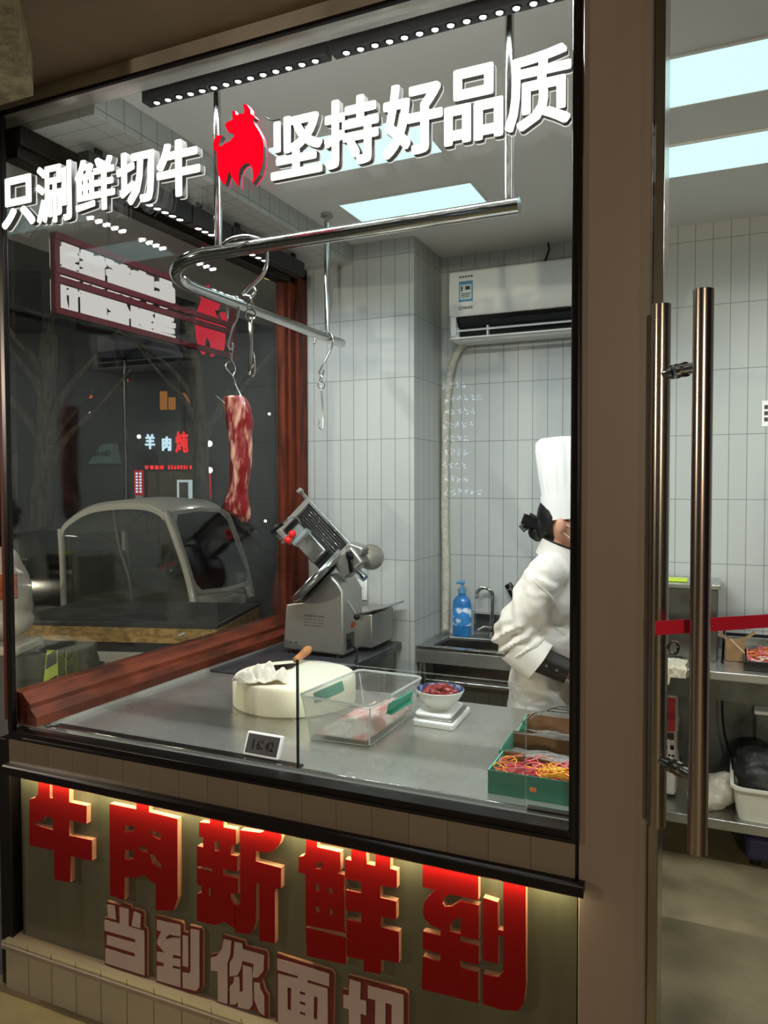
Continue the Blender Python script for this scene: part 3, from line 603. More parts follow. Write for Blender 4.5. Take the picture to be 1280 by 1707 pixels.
# clear screen standing on the counter
t = thing('sneeze_screen', 'clear acrylic screen with rounded corner standing on the counter near the window', 'screen', (-0.75, 1.80, 0.82))
def rrect(x0, x1, z0, z1, r, corners=(1, 1, 1, 1), n=6):
    out = []
    for i, (cx, cz, a0) in enumerate(((x0+r, z0+r, 180), (x1-r, z0+r, 270), (x1-r, z1-r, 0), (x0+r, z1-r, 90))):
        if not corners[i]: out.append(((x0, z0), (x1, z0), (x1, z1), (x0, z1))[i]); continue
        for k in range(n+1): a = math.radians(a0+90*k/n); out.append((cx+r*math.cos(a), cz+r*math.sin(a)))
    return out
MB().prism([rrect(-1.068, -0.436, 0.822, 1.125, 0.03, (0, 0, 1, 0))], (0, 1.7985, 0), X_, Z_, Y_, 0.005).build('sheet', 'acrylic', t, smooth=False)
MB().box(-1.0735, -1.068, 1.7975, 1.8045, 0.822, 1.125).build('polished_edge', 'acrylic_edge', t, label='dark green polished edge')
MB().tube([(-1.068, 1.801, 1.1258), (-0.47, 1.801, 1.1258), (-0.447, 1.801, 1.117), (-0.4365, 1.801, 1.096), (-0.4365, 1.801, 0.824)], 0.0014, 6).build('rim', 'tub_plastic', t)
single(MB().box(-0.43, -0.31, 1.785, 1.79, 0.82, 0.8235).box(-0.43, -0.31, 1.790, 1.802, 0.82, 0.832), 'screen_channel', 'steel_dark', 'short dark metal channel on the counter below the green boxes', 'channel', (-0.37, 1.79, 0.82))

# clock
t = thing('digital_clock', 'small white digital clock with dark screen leaning on the counter edge', 'clock', (-1.206, 1.845, 0.8255))
cu = Vector((1, -0.03, 0)).normalized(); cv = Vector((0.0, 0.45, 1)).normalized(); cn = cu.cross(cv)
cc = Vector((-1.206, 1.838, 0.8575)); 
m = MB(); m.obox(cc, cu, cv, cn, 0.061, 0.034, 0.007); m.build('case', 'white_plastic', t, bevel=0.004, seg=3)
m = MB(); m.obox(cc+cn*0.0072*1, cu, cv, cn, 0.054, 0.027, 0.0005); m.build('screen', 'screen_lcd', t, smooth=False)
m = MB(); put_text(m, '16:42', cc+cn*0.0080-cu*0.034-cv*0.014, cu, cv, cn, 0.026, 0.0003, 0.024, 0.0006); m.build('digits', 'lcd_ink', t, smooth=False)
MB().prism([[(1.850, 0.8257), (1.885, 0.8257), (1.862, 0.868)]], (-1.225, 0, 0), Y_, Z_, X_, 0.04).build('stand', 'white_plastic', t)

# round cutting board with cloth and cleaver
t = thing('cutting_board', 'thick round cream plastic cutting board on the steel counter', 'cutting board', (-1.43, 2.385, 0.82))
MB().lathe([(0, 0), (0.216, 0), (0.222, 0.006), (0.222, 0.088), (0.214, 0.0985), (0.205, 0.1), (0, 0.1)], (-1.43, 2.385, 0.8203), 64).build('board', 'pe_board', t)
def crumple(seed, c, R, n=34, h=0.022, sq=0.6, rot=0.0, fold=18):
    """a heap of cloth: a wavy sheet with ridges"""
    m = MB(); rings = []
    for j in range(n):
        row = []
        for i in range(n):
            a, b = (i/(n-1)-0.5)*2, (j/(n-1)-0.5)*2
            q = noise.noise_vector(Vector((a*1.3+seed, b*1.3, seed*0.7)))*0.35
            rr = 1.0
            x, y = (a+q.x)*R*rr, (b+q.y)*R*sq
            e = max(0.0, 1-max(abs(a), abs(b))**3)
            z = (abs(noise.noise(Vector((a*2.1+seed, b*2.6, 3.3+seed))))*1.5+abs(noise.noise(Vector((a*5+seed, b*6, 1.3))))*0.6)*h*(0.25+0.75*e)
            row.append(Vector((c[0]+x*math.cos(rot)-y*math.sin(rot), c[1]+x*math.sin(rot)+y*math.cos(rot), c[2]+z)))
        rings.append(row)
    vs = [p for r in rings for p in r]; fs = [(j*n+i, j*n+i+1, (j+1)*n+i+1, (j+1)*n+i) for j in range(n-1) for i in range(n-1)]
    return m.add(vs, fs)
def solid(o, th=0.002, sub=1):
    s = o.modifiers.new('solid', 'SOLIDIFY'); s.thickness = th; s.offset = 1.0
    if sub: q = o.modifiers.new('sub', 'SUBSURF'); q.levels = sub; q.render_levels = sub
    return o
m = MB()
for k, (x, y, s, sc) in enumerate(((-1.47, 2.235, 1.3, 1.0),)): 
    m = crumple(1.3, (x, y, 0.9225), 0.085, h=0.060, sq=0.60, rot=0.5)
solid(single(m, 'kitchen_cloth', 'cloth_white', 'crumpled off-white kitchen cloth lying over the cleaver on the cutting board', 'cloth', (-1.47, 2.235, 0.922)), 0.003)
t = thing('cleaver', 'dark cleaver with wooden handle lying on the round cutting board', 'cleaver', (-1.50, 2.42, 0.922))
m = MB(); m.prism([[(-1.575, 2.27), (-1.52, 2.245), (-1.475, 2.445), (-1.487, 2.50), (-1.505, 2.505), (-1.565, 2.44)]], (0, 0, 0.9225), X_, Y_, Z_, 0.003); m.build('blade', 'blade_dark', t, bevel=0.0005)
MB().lathe([(0.0, 0), (0.012, 0.002), (0.0125, 0.03), (0.016, 0.07), (0.0175, 0.095), (0.012, 0.112), (0, 0.114)], (-1.494, 2.495, 0.939), 18, (0.02, 1.0, 0.22)).build('handle', 'wood_handle', t)

# plastic tub with frozen meat slices
TB = [(-1.170, 2.035), (-0.968, 2.045), (-0.972, 2.405), (-1.158, 2.40)]
TT = [(-1.203, 2.040), (-0.955, 2.020), (-0.940, 2.395), (-1.178, 2.405)]
def rq(P, r, z, n=5):
    out = []; k = len(P)
    for i in range(k):
        a, b, c = Vector((*P[i-1], 0)), Vector((*P[i], 0)), Vector((*P[(i+1) % k], 0))
        p0, p1 = b+(a-b).normalized()*r, b+(c-b).normalized()*r
        for j in range(n+1):
            s = j/n; q = p0*(1-s)**2 + b*2*s*(1-s) + p1*s*s; out.append(Vector((q.x, q.y, z)))
    return out
def inset(P, d):
    c = Vector((sum(p[0] for p in P)/len(P), sum(p[1] for p in P)/len(P)))
    return [tuple(Vector(p)+(c-Vector(p)).normalized()*d) for p in P]
t = thing('plastic_tub', 'clear plastic storage tub with green clips on the counter', 'tub', (-1.07, 2.21, 0.82))
m = MB(); th = 0.003
m.loft([rq(TB, 0.02, 0.8205), rq(TT, 0.025, 0.942), rq(inset(TT, -0.008), 0.028, 0.942), rq(inset(TT, -0.008), 0.028, 0.951), rq(inset(TT, 0.004), 0.025, 0.951), rq(inset(TT, 0.0035), 0.024, 0.94), rq(inset(TB, 0.004), 0.018, 0.824)], cap=True)
m.build('tub_body', 'tub_plastic', t)
for (a, b) in ((1, 2), (3, 0)):
    p, q = Vector((*TT[a], 0.918)), Vector((*TT[b], 0.918)); d = (q-p).normalized(); n = Vector((d.y, -d.x, 0)); c = (p+q)/2
    if a == 1: pass
    m = MB(); m.obox(c+n*0.010, d, Z_+n*0.25, d.cross(Z_), 0.088, 0.017, 0.003); m.obox(c+n*0.013-Z_*0.017, d, n, Z_, 0.078, 0.006, 0.003); m.build('clip', 'green_clip', t, bevel=0.002)
MB().tube(rq(inset(TT, -0.008), 0.028, 0.9525), 0.0040, 8, closed=True).build('rim', 'tub_rim', t)
for P_, z_ in ((TB, 0.8235),): MB().tube(rq(P_, 0.02, z_), 0.0018, 6, closed=True).build('base_edge', 'tub_rim', t)
for P_, Q_ in zip(TB, TT): MB().tube([Vector((*P_, 0.824)).lerp(Vector((-1.07, 2.21, 0.824)), 0.03), Vector((*Q_, 0.944)).lerp(Vector((-1.07, 2.21, 0.944)), 0.03)], 0.003, 6).build('corner_edge', 'tub_rim', t)
MB().box(-1.12, -1.01, 2.014, 2.0225, 0.895, 0.918).build('grip_ledge', 'tub_plastic', t, bevel=0.002)
n = 44; m = MB(); vs = []; fs = []
for j in range(n):
    for i in range(n):
        a, b = i/(n-1), j/(n-1)
        x = -1.158+a*0.178+0.004*b; y = 2.05+b*0.338
        e = min(a, 1-a, b, 1-b)*2
        hgt = 0.012 + 0.060*max(0, a-0.10)*(0.35+b)*min(1, e*3) + (0.016*abs(noise.noise(Vector((x*40, y*40, 1)))) + 0.007*abs(noise.noise(Vector((x*110, y*110, 4)))))*min(1, e*6)
        vs.append((x, y, 0.825+hgt))
fs = [(j*n+i, j*n+i+1, (j+1)*n+i+1, (j+1)*n+i) for j in range(n-1) for i in range(n-1)]
k = len(vs); m.add(vs, fs)
o = single(m, 'meat_slices', 'fat_slices', 'heap of thin pink and white frozen meat slices inside the clear tub', 'meat', (-1.07, 2.21, 0.825)); o['kind'] = 'stuff'
solid(o, -0.004, 0)

# kitchen scale and bowl
t = thing('kitchen_scale', 'flat white kitchen scale on the counter beside the clear tub', 'scale', (-0.865, 2.395, 0.82))
SQ = [(-0.930, 2.288), (-0.785, 2.282), (-0.800, 2.505), (-0.945, 2.505)]
def plate(m, P, r, z0, z1, e=0.004):
    return m.loft([rq(inset(P, e), r, z0), rq(P, r, z0+e), rq(P, r, z1-e), rq(inset(P, e*1.4), r, z1)])
plate(MB(), SQ, 0.016, 0.8205, 0.842).build('base', 'white_plastic', t)
plate(MB(), inset(SQ, 0.014), 0.012, 0.8425, 0.849, 0.002).build('load_cell', 'cast_alu', t)
PQ = [(-0.928, 2.300), (-0.800, 2.294), (-0.815, 2.478), (-0.940, 2.478)]
plate(MB(), PQ, 0.018, 0.8495, 0.862).build('platform', 'white_plastic', t)
MB().box(-0.835, -0.81, 2.484, 2.496, 0.8415, 0.8435).build('button', 'black_plastic', t, bevel=0.001)
BC = (-0.864, 2.372, 0.8625)
t = thing('bowl', 'white bowl with blue patterned inside standing on the kitchen scale', 'bowl', BC)
MB().lathe([(0.0, 0.003), (0.028, 0.003), (0.028, 0.0), (0.033, 0.0), (0.034, 0.006), (0.052, 0.020), (0.069, 0.040), (0.0795, 0.061), (0.0805, 0.064), (0.0792, 0.0655), (0.0778, 0.062), (0.066, 0.040), (0.049, 0.021), (0.030, 0.008), (0.0, 0.006)], BC, 40).build('shell', 'bowl_white', t)
MB().lathe([(0.0790, 0.0652), (0.0775, 0.062), (0.067, 0.042), (0.050, 0.023), (0.030, 0.010), (0.0, 0.008)], BC, 40, cap=False).build('lining', 'bowl_blue', t, label='blue patterned lining')
m = MB(); random.seed(11)
for k in range(46):
    a, r = random.random()*6.28, 0.052*math.sqrt(random.random()); h = 0.056 + 0.016*(1-(r/0.052)**2)+random.uniform(-0.004, 0.003)
    M = Matrix.Rotation(random.random()*6, 3, 'Z') @ Matrix.Rotation(random.uniform(-0.9, 0.9), 3, 'X')
    m.ell((BC[0]+r*math.cos(a), BC[1]+r*math.sin(a), BC[2]+h+0.001), (random.uniform(0.010, 0.017), random.uniform(0.006, 0.009), random.uniform(0.005, 0.009)), 9, 6, M)
m.lathe([(0, 0.04), (0.056, 0.046), (0.045, 0.058), (0, 0.062)], BC, 20)
m = blob(m, 0.0028, 2, wrinkle=lambda p, n: 0.0015*fbm(p, 160))
o = single(m, 'diced_beef', 'meat_dark', 'diced raw red beef heaped in the bowl on the scale', 'meat', BC); o['kind'] = 'stuff'

# green cardboard trays
def strands(m, x0, x1, y0, y1, z, n, r, seed, amp=0.02):
    rnd = random.Random(seed)
    for k in range(n):
        x, y = rnd.uniform(x0, x1), rnd.uniform(y0, y1); R = rnd.uniform(0.5, 1.0)*amp; ph = rnd.random()*6; tl = rnd.uniform(-0.7, 0.7); t2 = rnd.uniform(-0.7, 0.7); zz = z+rnd.uniform(-0.010, 0.012)
        pts = []
        for q in range(15):
            a = q/14*6.0
            px, py = x+R*1.5*math.cos(a+ph), y+R*math.sin(a+ph)*rnd.uniform(0.9, 1.1)
            pts.append((min(max(px, x0), x1), min(max(py, y0), y1), zz+tl*(px-x)*0.6+t2*(py-y)*0.6))
        m.tube(pts, r, 5)
def green_tray(x0, x1, y0, y1, zb, zf, zk, label):
    t = thing('cardboard_tray', label, 'tray', ((x0+x1)/2, (y0+y1)/2, 0.8203), 0, 'green cardboard trays')
    th = 0.003
    MB().box(x0, x1, y0, y0+th, zb, zf).build('front_wall', 'green_card', t, bevel=0.0005)
    MB().box(x0, x1, y1-th, y1, zb, zk).build('back_wall', 'card_brown', t, bevel=0.0005, label='brown inner back wall')
    for x in (x0, x1-th): MB().prism([[(y0+th, zb), (y1-th, zb), (y1-th, zk), (y0+th, zf)]], (x, 0, 0), Y_, Z_, X_, th).build('side_wall', 'green_edge', t)
    MB().box(x0+th, x1-th, y0+th, y1-th, zb, zb+th).build('bottom', 'card_brown', t)
    return t
XR = -0.19
t1 = green_tray(-0.548, XR, 1.858, 2.000, 0.8205, 0.880, 0.884, 'nearest green cardboard tray on the counter, full of coloured strands')
MB().box(-0.44, -0.424, 1.8565, 1.858, 0.842, 0.852).build('printed_mark', 'strand_orange', t1, label='small orange printed mark')
green_tray(-0.560, XR, 2.006, 2.150, 0.8205, 0.880, 0.892, 'middle green cardboard tray, empty, with clear film over its rim')
t3 = green_tray(-0.555, XR, 2.156, 2.300, 0.8205, 0.878, 0.902, 'furthest green cardboard tray, holding brown wire strips')
m = MB(); mats = []
for nm, sd, n in (('red', 3, 34), ('pink', 4, 26), ('yellow', 5, 16), ('orange', 6, 12)):
    m.cur = len(mats); mats.append('strand_'+nm)
    strands(m, -0.535, XR-0.02, 1.870, 1.988, 0.873+0.002*(nm == 'yellow'), n, 0.0016, sd, 0.024)
    if nm == 'yellow': strands(m, -0.42, -0.34, 1.87, 1.93, 0.884, 14, 0.0018, 9, 0.022)
m.cur = len(mats); mats.append('strand_red'); m.box(-0.53, XR-0.015, 1.872, 1.985, 0.8245, 0.858)
o = single(m, 'rubber_strands', mats, 'tangle of red, pink and yellow rubbery loops filling the nearest green tray', 'strands', (-0.37, 1.93, 0.8245)); o['kind'] = 'stuff'
for k, (y, z) in enumerate(((2.150, 0.8945), (2.002, 0.8865))):
    m = crumple(2.2+k, (-0.36, y, z-0.004), 0.17, 30, 0.012, 0.16, 0.0)
    solid(single(m, 'plastic_film', 'film', ['crumpled clear film over the rim of the middle green tray', 'crumpled clear film between the nearest and middle green trays'][k], 'film', (-0.36, y, z)), 0.0006, 0)
for k in range(3):
    single(MB().tube([(-0.50+0.02*k, 2.31+0.012*k, 0.914+0.006*k), (-0.17, 2.318+0.012*k, 0.914+0.006*k)], 0.0022, 6).tube(spline([(-0.545+0.02*k, 2.20+0.02*k, 0.905+0.006*k), (-0.53+0.02*k, 2.27+0.012*k, 0.911+0.006*k), (-0.50+0.02*k, 2.31+0.012*k, 0.914+0.006*k)]), 0.0022, 6), 'metal_skewer', 'chrome',
           ['topmost', 'middle', 'lowest'][k] + ' thin bent metal rod at the back of the furthest green tray', 'skewer', (-0.35, 2.31, 0.906))
single(MB().box(-0.352, -0.31, 2.146, 2.1485, 0.866, 0.886), 'paper_tag', 'pale_label', 'small pale paper tag on the middle green tray', 'tag', (-0.33, 2.147, 0.87))

# ------------------------------------------------------------------ meat rail and hooks
t = thing('meat_rail', 'L-shaped polished steel meat rail hung from the ceiling on thin posts', 'rail', (-1.2, 2.2, 2.28))
pts = [(-0.475, 1.872, 2.288), (-1.42, 1.872, 2.288)]
for k in range(1, 13):
    a = math.pi/2*k/12; pts.append((-1.42-0.23*math.sin(a), 2.102-0.23*math.cos(a), 2.288-0.018*k/12))
pts += [(-1.652, 2.6, 2.268), (-1.652, 3.20, 2.266)]
MB().tube(pts, 0.0200, 20).build('bar', 'chrome', t)
for x, y, z in ((-0.502, 1.878, 2.30), (-1.376, 1.878, 2.30), (-1.652, 3.06, 2.28)):
    m = MB().cyl((x, y, z), (x, y, 2.818), 0.0115, n=14).cyl((x, y, 2.806), (x, y, 2.8195), 0.028, n=18); m.build('post', 'chrome', t)
def P3(c, lst): return [Vector(c)+Vector(p) for p in lst]
# hook over the front arm, with ring and a long straight meat hook
sw = Vector((0.912, 0.41, 0))
def H(base, a, h, d=0.0): return Vector(base)+sw*a+Z_*h+Vector((-0.41, 0.912, 0))*d
t = thing('swivel_hook', 'heavy steel hook over the front arm of the rail, with ring and long straight hook', 'hook', (-1.26, 1.872, 2.31))
b0 = Vector((-1.262, 1.872, 2.288))
pts = spline([H(b0, -0.075, -0.005, -0.03), H(b0, -0.045, 0.018, -0.024), H(b0, 0.0, 0.030, -0.004), H(b0, 0.035, 0.020, 0.02), H(b0, 0.045, -0.02, 0.028), H(b0, 0.035, -0.07, 0.02), H(b0, -0.012, -0.125, 0.0), H(b0, -0.016, -0.137, -0.004), H(b0, 0.002, -0.145, -0.012), H(b0, 0.014, -0.132, -0.014), H(b0, 0.015, -0.118, -0.014)], 6)
MB().tube(pts, [0.0055]*(len(pts)-4)+[0.005, 0.004, 0.003, 0.0015]).build('s_hook', 'chrome', t)
m = MB().torus(H(b0, 0.003, -0.152, -0.008), sw, 0.010, 0.003, 18, 6).torus(H(b0, 0.001, -0.169, -0.006), Vector((0, 1, 0.3)), 0.010, 0.003, 18, 6); m.build('link', 'chrome', t)
MB().torus(H(b0, 0.0, -0.193, -0.004), (0.3, -1, 0.1), 0.0155, 0.0028, 26, 8).build('ring', 'chrome', t)
pts = [H(b0, 0.0, -0.200, 0.004), H(b0, 0.0, -0.212, -0.002), H(b0, 0.001, -0.25, 0), H(b0, -0.003, -0.345, 0), H(b0, -0.002, -0.362, -0.004), H(b0, 0.006, -0.366, -0.01), H(b0, 0.010, -0.350, -0.016), H(b0, 0.011, -0.318, -0.018), H(b0, 0.0105, -0.300, -0.018)]
MB().tube(spline(pts, 5), [0.006]*33+[0.005, 0.0045, 0.004, 0.0033, 0.0028, 0.002, 0.0014, 0.001]).build('straight_hook', 'chrome', t)
# hook on the side arm that carries the beef
t = thing('swivel_hook', 'slim steel hook on the side arm of the rail, with the beef hanging from it', 'hook', (-1.652, 2.37, 2.29))
b1 = Vector((-1.652, 2.352, 2.267))
pts = spline([H(b1, -0.026, -0.055, -0.005), H(b1, -0.027, -0.01, -0.004), H(b1, -0.018, 0.022, 0), H(b1, 0.004, 0.026, 0), H(b1, 0.016, 0.0, 0), H(b1, 0.008, -0.05, 0), H(b1, -0.010, -0.085, 0), H(b1, -0.026, -0.145, 0), H(b1, -0.020, -0.165, 0), H(b1, -0.010, -0.158, 0), H(b1, -0.012, -0.14, 0)], 6)
MB().tube(pts, 0.0034).build('s_hook', 'chrome', t)
MB().torus(H(b1, -0.018, -0.172, 0), Y_, 0.009, 0.0025, 16, 6).cyl(H(b1, -0.018, -0.205, 0), H(b1, -0.018, -0.180, 0), 0.006, n=12).build('swivel', 'chrome', t)
MB().tube(spline([H(b1, -0.018, -0.205, 0), H(b1, -0.033, -0.215, 0), H(b1, -0.036, -0.232, 0), H(b1, -0.012, -0.262, 0), H(b1, 0.002, -0.30, 0), H(b1, 0.020, -0.335, -0.012), H(b1, 0.028, -0.372, -0.020), H(b1, 0.022, -0.40, -0.022)], 6), 0.0028).tube(spline([H(b1, -0.018, -0.205, 0), H(b1, -0.008, -0.215, 0), H(b1, -0.002, -0.240, 0), H(b1, -0.012, -0.262, 0)], 5), 0.0028).tube([H(b1, -0.03, -0.368, -0.015), H(b1, -0.072, -0.332, -0.02)], [0.003, 0.001]).build('meat_prong', 'chrome', t)
t = thing('swivel_hook', 'empty slim steel hook at the end of the side arm near the tiled pillar', 'hook', (-1.652, 3.07, 2.29))
b2 = Vector((-1.652, 3.055, 2.266))
pts = spline([H(b2, -0.055, -0.03, -0.02), H(b2, -0.045, 0.005, -0.016), H(b2, -0.018, 0.0285, 0), H(b2, 0.012, 0.026, 0), H(b2, 0.026, 0.0, 0), H(b2, 0.022, -0.04, 0), H(b2, -0.004, -0.095, 0), H(b2, -0.034, -0.150, 0), H(b2, -0.030, -0.163, 0), H(b2, -0.018, -0.160, 0), H(b2, -0.014, -0.142, 0)], 6)
MB().tube(pts, 0.0045).build('s_hook', 'chrome', t)
MB().torus(H(b2, -0.027, -0.170, 0), X_, 0.010, 0.0026, 16, 6).torus(H(b2, -0.027, -0.187, 0), Y_, 0.008, 0.0026, 16, 6).build('link', 'chrome', t)
MB().torus(H(b2, -0.026, -0.211, 0), (0.3, -1, 0), 0.0155, 0.0028, 24, 8).build('ring', 'chrome', t)
pts = spline([H(b2, -0.028, -0.214, 0.004), H(b2, -0.027, -0.226, 0), H(b2, -0.021, -0.31, 0), H(b2, -0.019, -0.385, 0), H(b2, -0.022, -0.403, 0), H(b2, -0.032, -0.404, 0), H(b2, -0.037, -0.39, 0), H(b2, -0.037, -0.36, 0)], 6)
MB().tube(pts, [0.0038]*(len(pts)-10)+[0.0036, 0.0034, 0.003, 0.003, 0.0026, 0.0022, 0.0018, 0.0014, 0.001, 0.0006]).build('straight_hook', 'chrome', t)
# the strip of beef
m = MB(); prof = [(1.932, -0.012, 0.030, 0.024), (1.925, -0.010, 0.043, 0.032), (1.89, -0.002, 0.048, 0.034), (1.845, 0.004, 0.047, 0.036), (1.80, 0.004, 0.042, 0.034), (1.74, 0.007, 0.041, 0.034), (1.68, 0.008, 0.040, 0.035), (1.62, 0.004, 0.037, 0.033), (1.575, -0.004, 0.040, 0.034), (1.545, -0.008, 0.049, 0.038), (1.515, -0.004, 0.050, 0.036), (1.498, 0.010, 0.036, 0.032), (1.480, 0.022, 0.022, 0.022), (1.466, 0.024, 0.010, 0.010)]
mc = Vector((-1.645, 2.352, 0)); rings = []; zs = [p[0] for p in prof]
fine = []
for a, b in zip(prof[:-1], prof[1:]):
    for k in range(5): s = k/5; fine.append(tuple(u*(1-s)+v*s for u, v in zip(a, b)))
fine.append(prof[-1]); bk = Vector((-0.41, 0.912, 0))
for z, off, rx, ry in fine:
    row = []
    for i in range(40):
        a = 2*math.pi*i/40; g = 1 + 0.22*noise.noise(Vector((math.cos(a)*1.4, math.sin(a)*1.4, z*5))) + 0.10*noise.noise(Vector((math.cos(a)*4, math.sin(a)*4, z*26)))
        row.append(mc + Z_*z + sw*(off+rx*g*math.cos(a)) + bk*(ry*g*math.sin(a)))
    rings.append(row)
m.loft(rings)
single(m, 'beef_strip', 'meat', 'long hanging strip of raw red beef with pale fat, in front of the side window', 'meat', (-1.645, 2.352, 1.466), sub=1)

# ------------------------------------------------------------------ meat slicer
t = thing('meat_slicer', 'tilted grey electric meat slicer with round blade guard on the dark bench', 'meat slicer', (-1.70, 3.2, 0.826))
MB().prism([[(-1.882, 0.846), (-1.561, 0.840), (-1.563, 1.125), (-1.592, 1.168), (-1.632, 1.205), (-1.66, 1.195), (-1.72, 1.125), (-1.775, 1.072), (-1.862, 1.055)]], (0, 3.03, 0), X_, Z_, Y_, 0.20).build('body', 'cast_alu', t, bevel=0.010, seg=3)
MB().box(-1.87, -1.50, 3.20, 3.45, 0.846, 1.005).build('motor_box', 'cast_alu', t, bevel=0.006)
MB().prism([[(-1.60, 1.008), (-1.555, 1.004), (-1.44, 1.034), (-1.44, 1.040), (-1.555, 1.012), (-1.60, 1.016)]], (0, 3.19, 0), X_, Z_, Y_, 0.26).build('tray_lip', 'steel', t)
for x, y in ((-1.85, 3.06), (-1.60, 3.06), (-1.85, 3.42), (-1.54, 3.42)): MB().cyl((x, y, 0.8255), (x, y, 0.847), 0.016, 0.013, 14).build('foot', 'black_plastic', t)
ax = Vector((-0.66, -0.30, 0.69)).normalized(); bc = Vector((-1.715, 3.075, 1.185))
MB().lathe([(0, -0.022), (0.10, -0.022), (0.135, -0.014), (0.157, 0.0), (0.160, 0.010), (0.156, 0.020), (0.148, 0.022), (0.146, 0.012), (0, 0.012)], bc, 56, ax).build('blade_guard', 'steel', t)
MB().lathe([(0, 0.013), (0.143, 0.013), (0.1445, 0.0145), (0.05, 0.020), (0, 0.021)], bc, 56, ax).build('blade', 'chrome', t, label='polished round blade')
MB().lathe([(0, -0.030), (0.118, -0.030), (0.128, -0.0235), (0, -0.0232)], bc, 40, ax).build('guard_ring', 'black_gloss', t)
u = Vector((-0.72, 0.10, 0.62)).normalized(); v = Vector((-0.58, -0.20, -0.66)); n = u.cross(v).normalized(); v = n.cross(u).normalized() if n.cross(u).dot(Vector((-0.58, -0.2, -0.66))) > 0 else -n.cross(u).normalized()
if n.y > 0: n = -n
c0 = Vector((-1.605, 3.17, 1.318))
def Q(a, b, d=0.0): return c0+u*a+v*b+n*d
MB().obox(Q(0.175, 0.085, -0.008), u, v, n, 0.155, 0.090, 0.005).build('carriage_plate', 'rib_dark', t, bevel=0.002)
for k in range(6): MB().obox(Q(0.165, 0.012+0.012*k, 0.001), u, v, n, 0.138, 0.0036, 0.004).build('rib', 'chrome', t, bevel=0.001)
MB().obox(Q(0.185, -0.012, 0.004), u, v, n, 0.205, 0.008, 0.010).build('slide_bar', 'steel', t, bevel=0.003)
MB().obox(Q(0.385, -0.012, 0.004), u, v, n, 0.010, 0.014, 0.015).build('end_stop', 'cast_alu', t, bevel=0.004)
MB().obox(Q(0.120, 0.128, 0.018), u, v, n, 0.062, 0.045, 0.018).build('meat_pusher', 'steel', t, bevel=0.006)
MB().obox(Q(0.200, 0.130, 0.020), u, v, n, 0.010, 0.050, 0.020).obox(Q(0.235, 0.135, 0.012), u, v, n, 0.028, 0.038, 0.012).build('pusher_plate', 'lens_glass', t)
MB().obox(Q(0.315, 0.085, 0.006), u, v, n, 0.014, 0.105, 0.010).obox(Q(0.290, 0.192, 0.004), u, v, n, 0.060, 0.012, 0.014).build('end_bracket', 'cast_alu', t, bevel=0.003)
for a in (0.262, 0.285, 0.308): MB().obox(Q(a, 0.212, 0.004), u, v, n, 0.006, 0.012, 0.010).build('clamp_tooth', 'steel', t, bevel=0.002)
for a, b in ((0.238, 0.148), (0.232, 0.182)): MB().ell(Q(a, b, 0.045), (0.0185, 0.0185, 0.0185), 18, 12).build('knob', 'red_knob', t, label='shiny red knob')
h0, h1, h2, h3 = Q(0.345, 0.150, 0.02), Q(0.395, 0.120, 0.03), Q(0.405, 0.060, 0.03), Q(0.365, 0.035, 0.02)
MB().tube(spline([(-1.975, 3.09, 1.385), (-1.94, 3.09, 1.410), (-1.905, 3.10, 1.435), (-1.885, 3.12, 1.458), (-1.868, 3.15, 1.448), (-1.862, 3.17, 1.425)], 6), 0.0055).build('handle_rod', 'chrome', t)
MB().cyl((-1.977, 3.09, 1.384), (-1.915, 3.098, 1.428), 0.0105, 0.0095, 14).build('handle_grip', 'black_plastic', t)
# motor head right of the blade
mh = Vector((-1.565, 3.11, 1.255)); q1 = Vector((0.64, 0.0, -0.77)); q2 = Vector((0.77, 0.1, 0.64))
MB().obox(mh, q1, q2, q1.cross(q2), 0.050, 0.062, 0.045).build('motor_head', 'cast_alu', t, bevel=0.012, seg=3)
MB().obox(mh+Vector((0.028, 0.02, 0.060)), (1, 0, -0.25), Y_, Z_, 0.045, 0.045, 0.022).build('head_cap', 'cast_alu', t, bevel=0.012, seg=3)
MB().lathe([(0, 0), (0.062, 0), (0.060, 0.006), (0, 0.010)], mh+Vector((0.075, 0.055, 0.02)), 24, (0.35, -0.85, -0.2)).build('deflector', 'steel', t)
MB().cyl(mh+Vector((0.028, -0.050, 0.035)), mh+Vector((0.018, -0.064, 0.032)), 0.022, n=18).obox(mh+Vector((0.030, -0.064, 0.005)), (0.15, 0, -1), X_, Y_, 0.045, 0.009, 0.007).build('clamp_lever', 'black_gloss', t, bevel=0.002)
MB().cyl(mh+Vector((0.040, -0.02, -0.032)), mh+Vector((0.078, -0.03, -0.060)), 0.013, n=18).cyl(mh+Vector((0.072, -0.03, -0.056)), mh+Vector((0.088, -0.033, -0.068)), 0.017, n=18).build('thickness_knob', 'chrome', t)
MB().cyl((-1.572, 3.075, 1.090), (-1.528, 3.085, 1.018), 0.0065, n=12).build('lever', 'chrome', t)
MB().ell((-1.524, 3.086, 1.010), (0.015, 0.015, 0.015), 14, 10).build('lever_knob', 'black_gloss', t)
MB().box(-1.5612, -1.5590, 3.055, 3.135, 0.860, 0.935).build('control_plate', 'steel_dark', t)
for y, z in ((3.075, 0.905), (3.085, 0.880)): MB().cyl((-1.559, y, z), (-1.548, y, z), 0.010, n=14).build('switch_button', 'black_gloss', t)
for x in (-1.835, -1.807): MB().cyl((x, 3.030, 0.882), (x, 3.0275, 0.882), 0.005, n=12).build('screw', 'chrome', t)
m = MB(); random.seed(5)
for r in range(4):
    for k in range(11):
        ww = random.uniform(0.003, 0.0065); m.box(-1.765+k*0.0098, -1.765+k*0.0098+ww, 3.0292, 3.0302, 1.005-r*0.014, 1.005-r*0.014+(0.009 if r == 0 else 0.005))
m.build('printed_mark', 'print_ink', t, smooth=False)
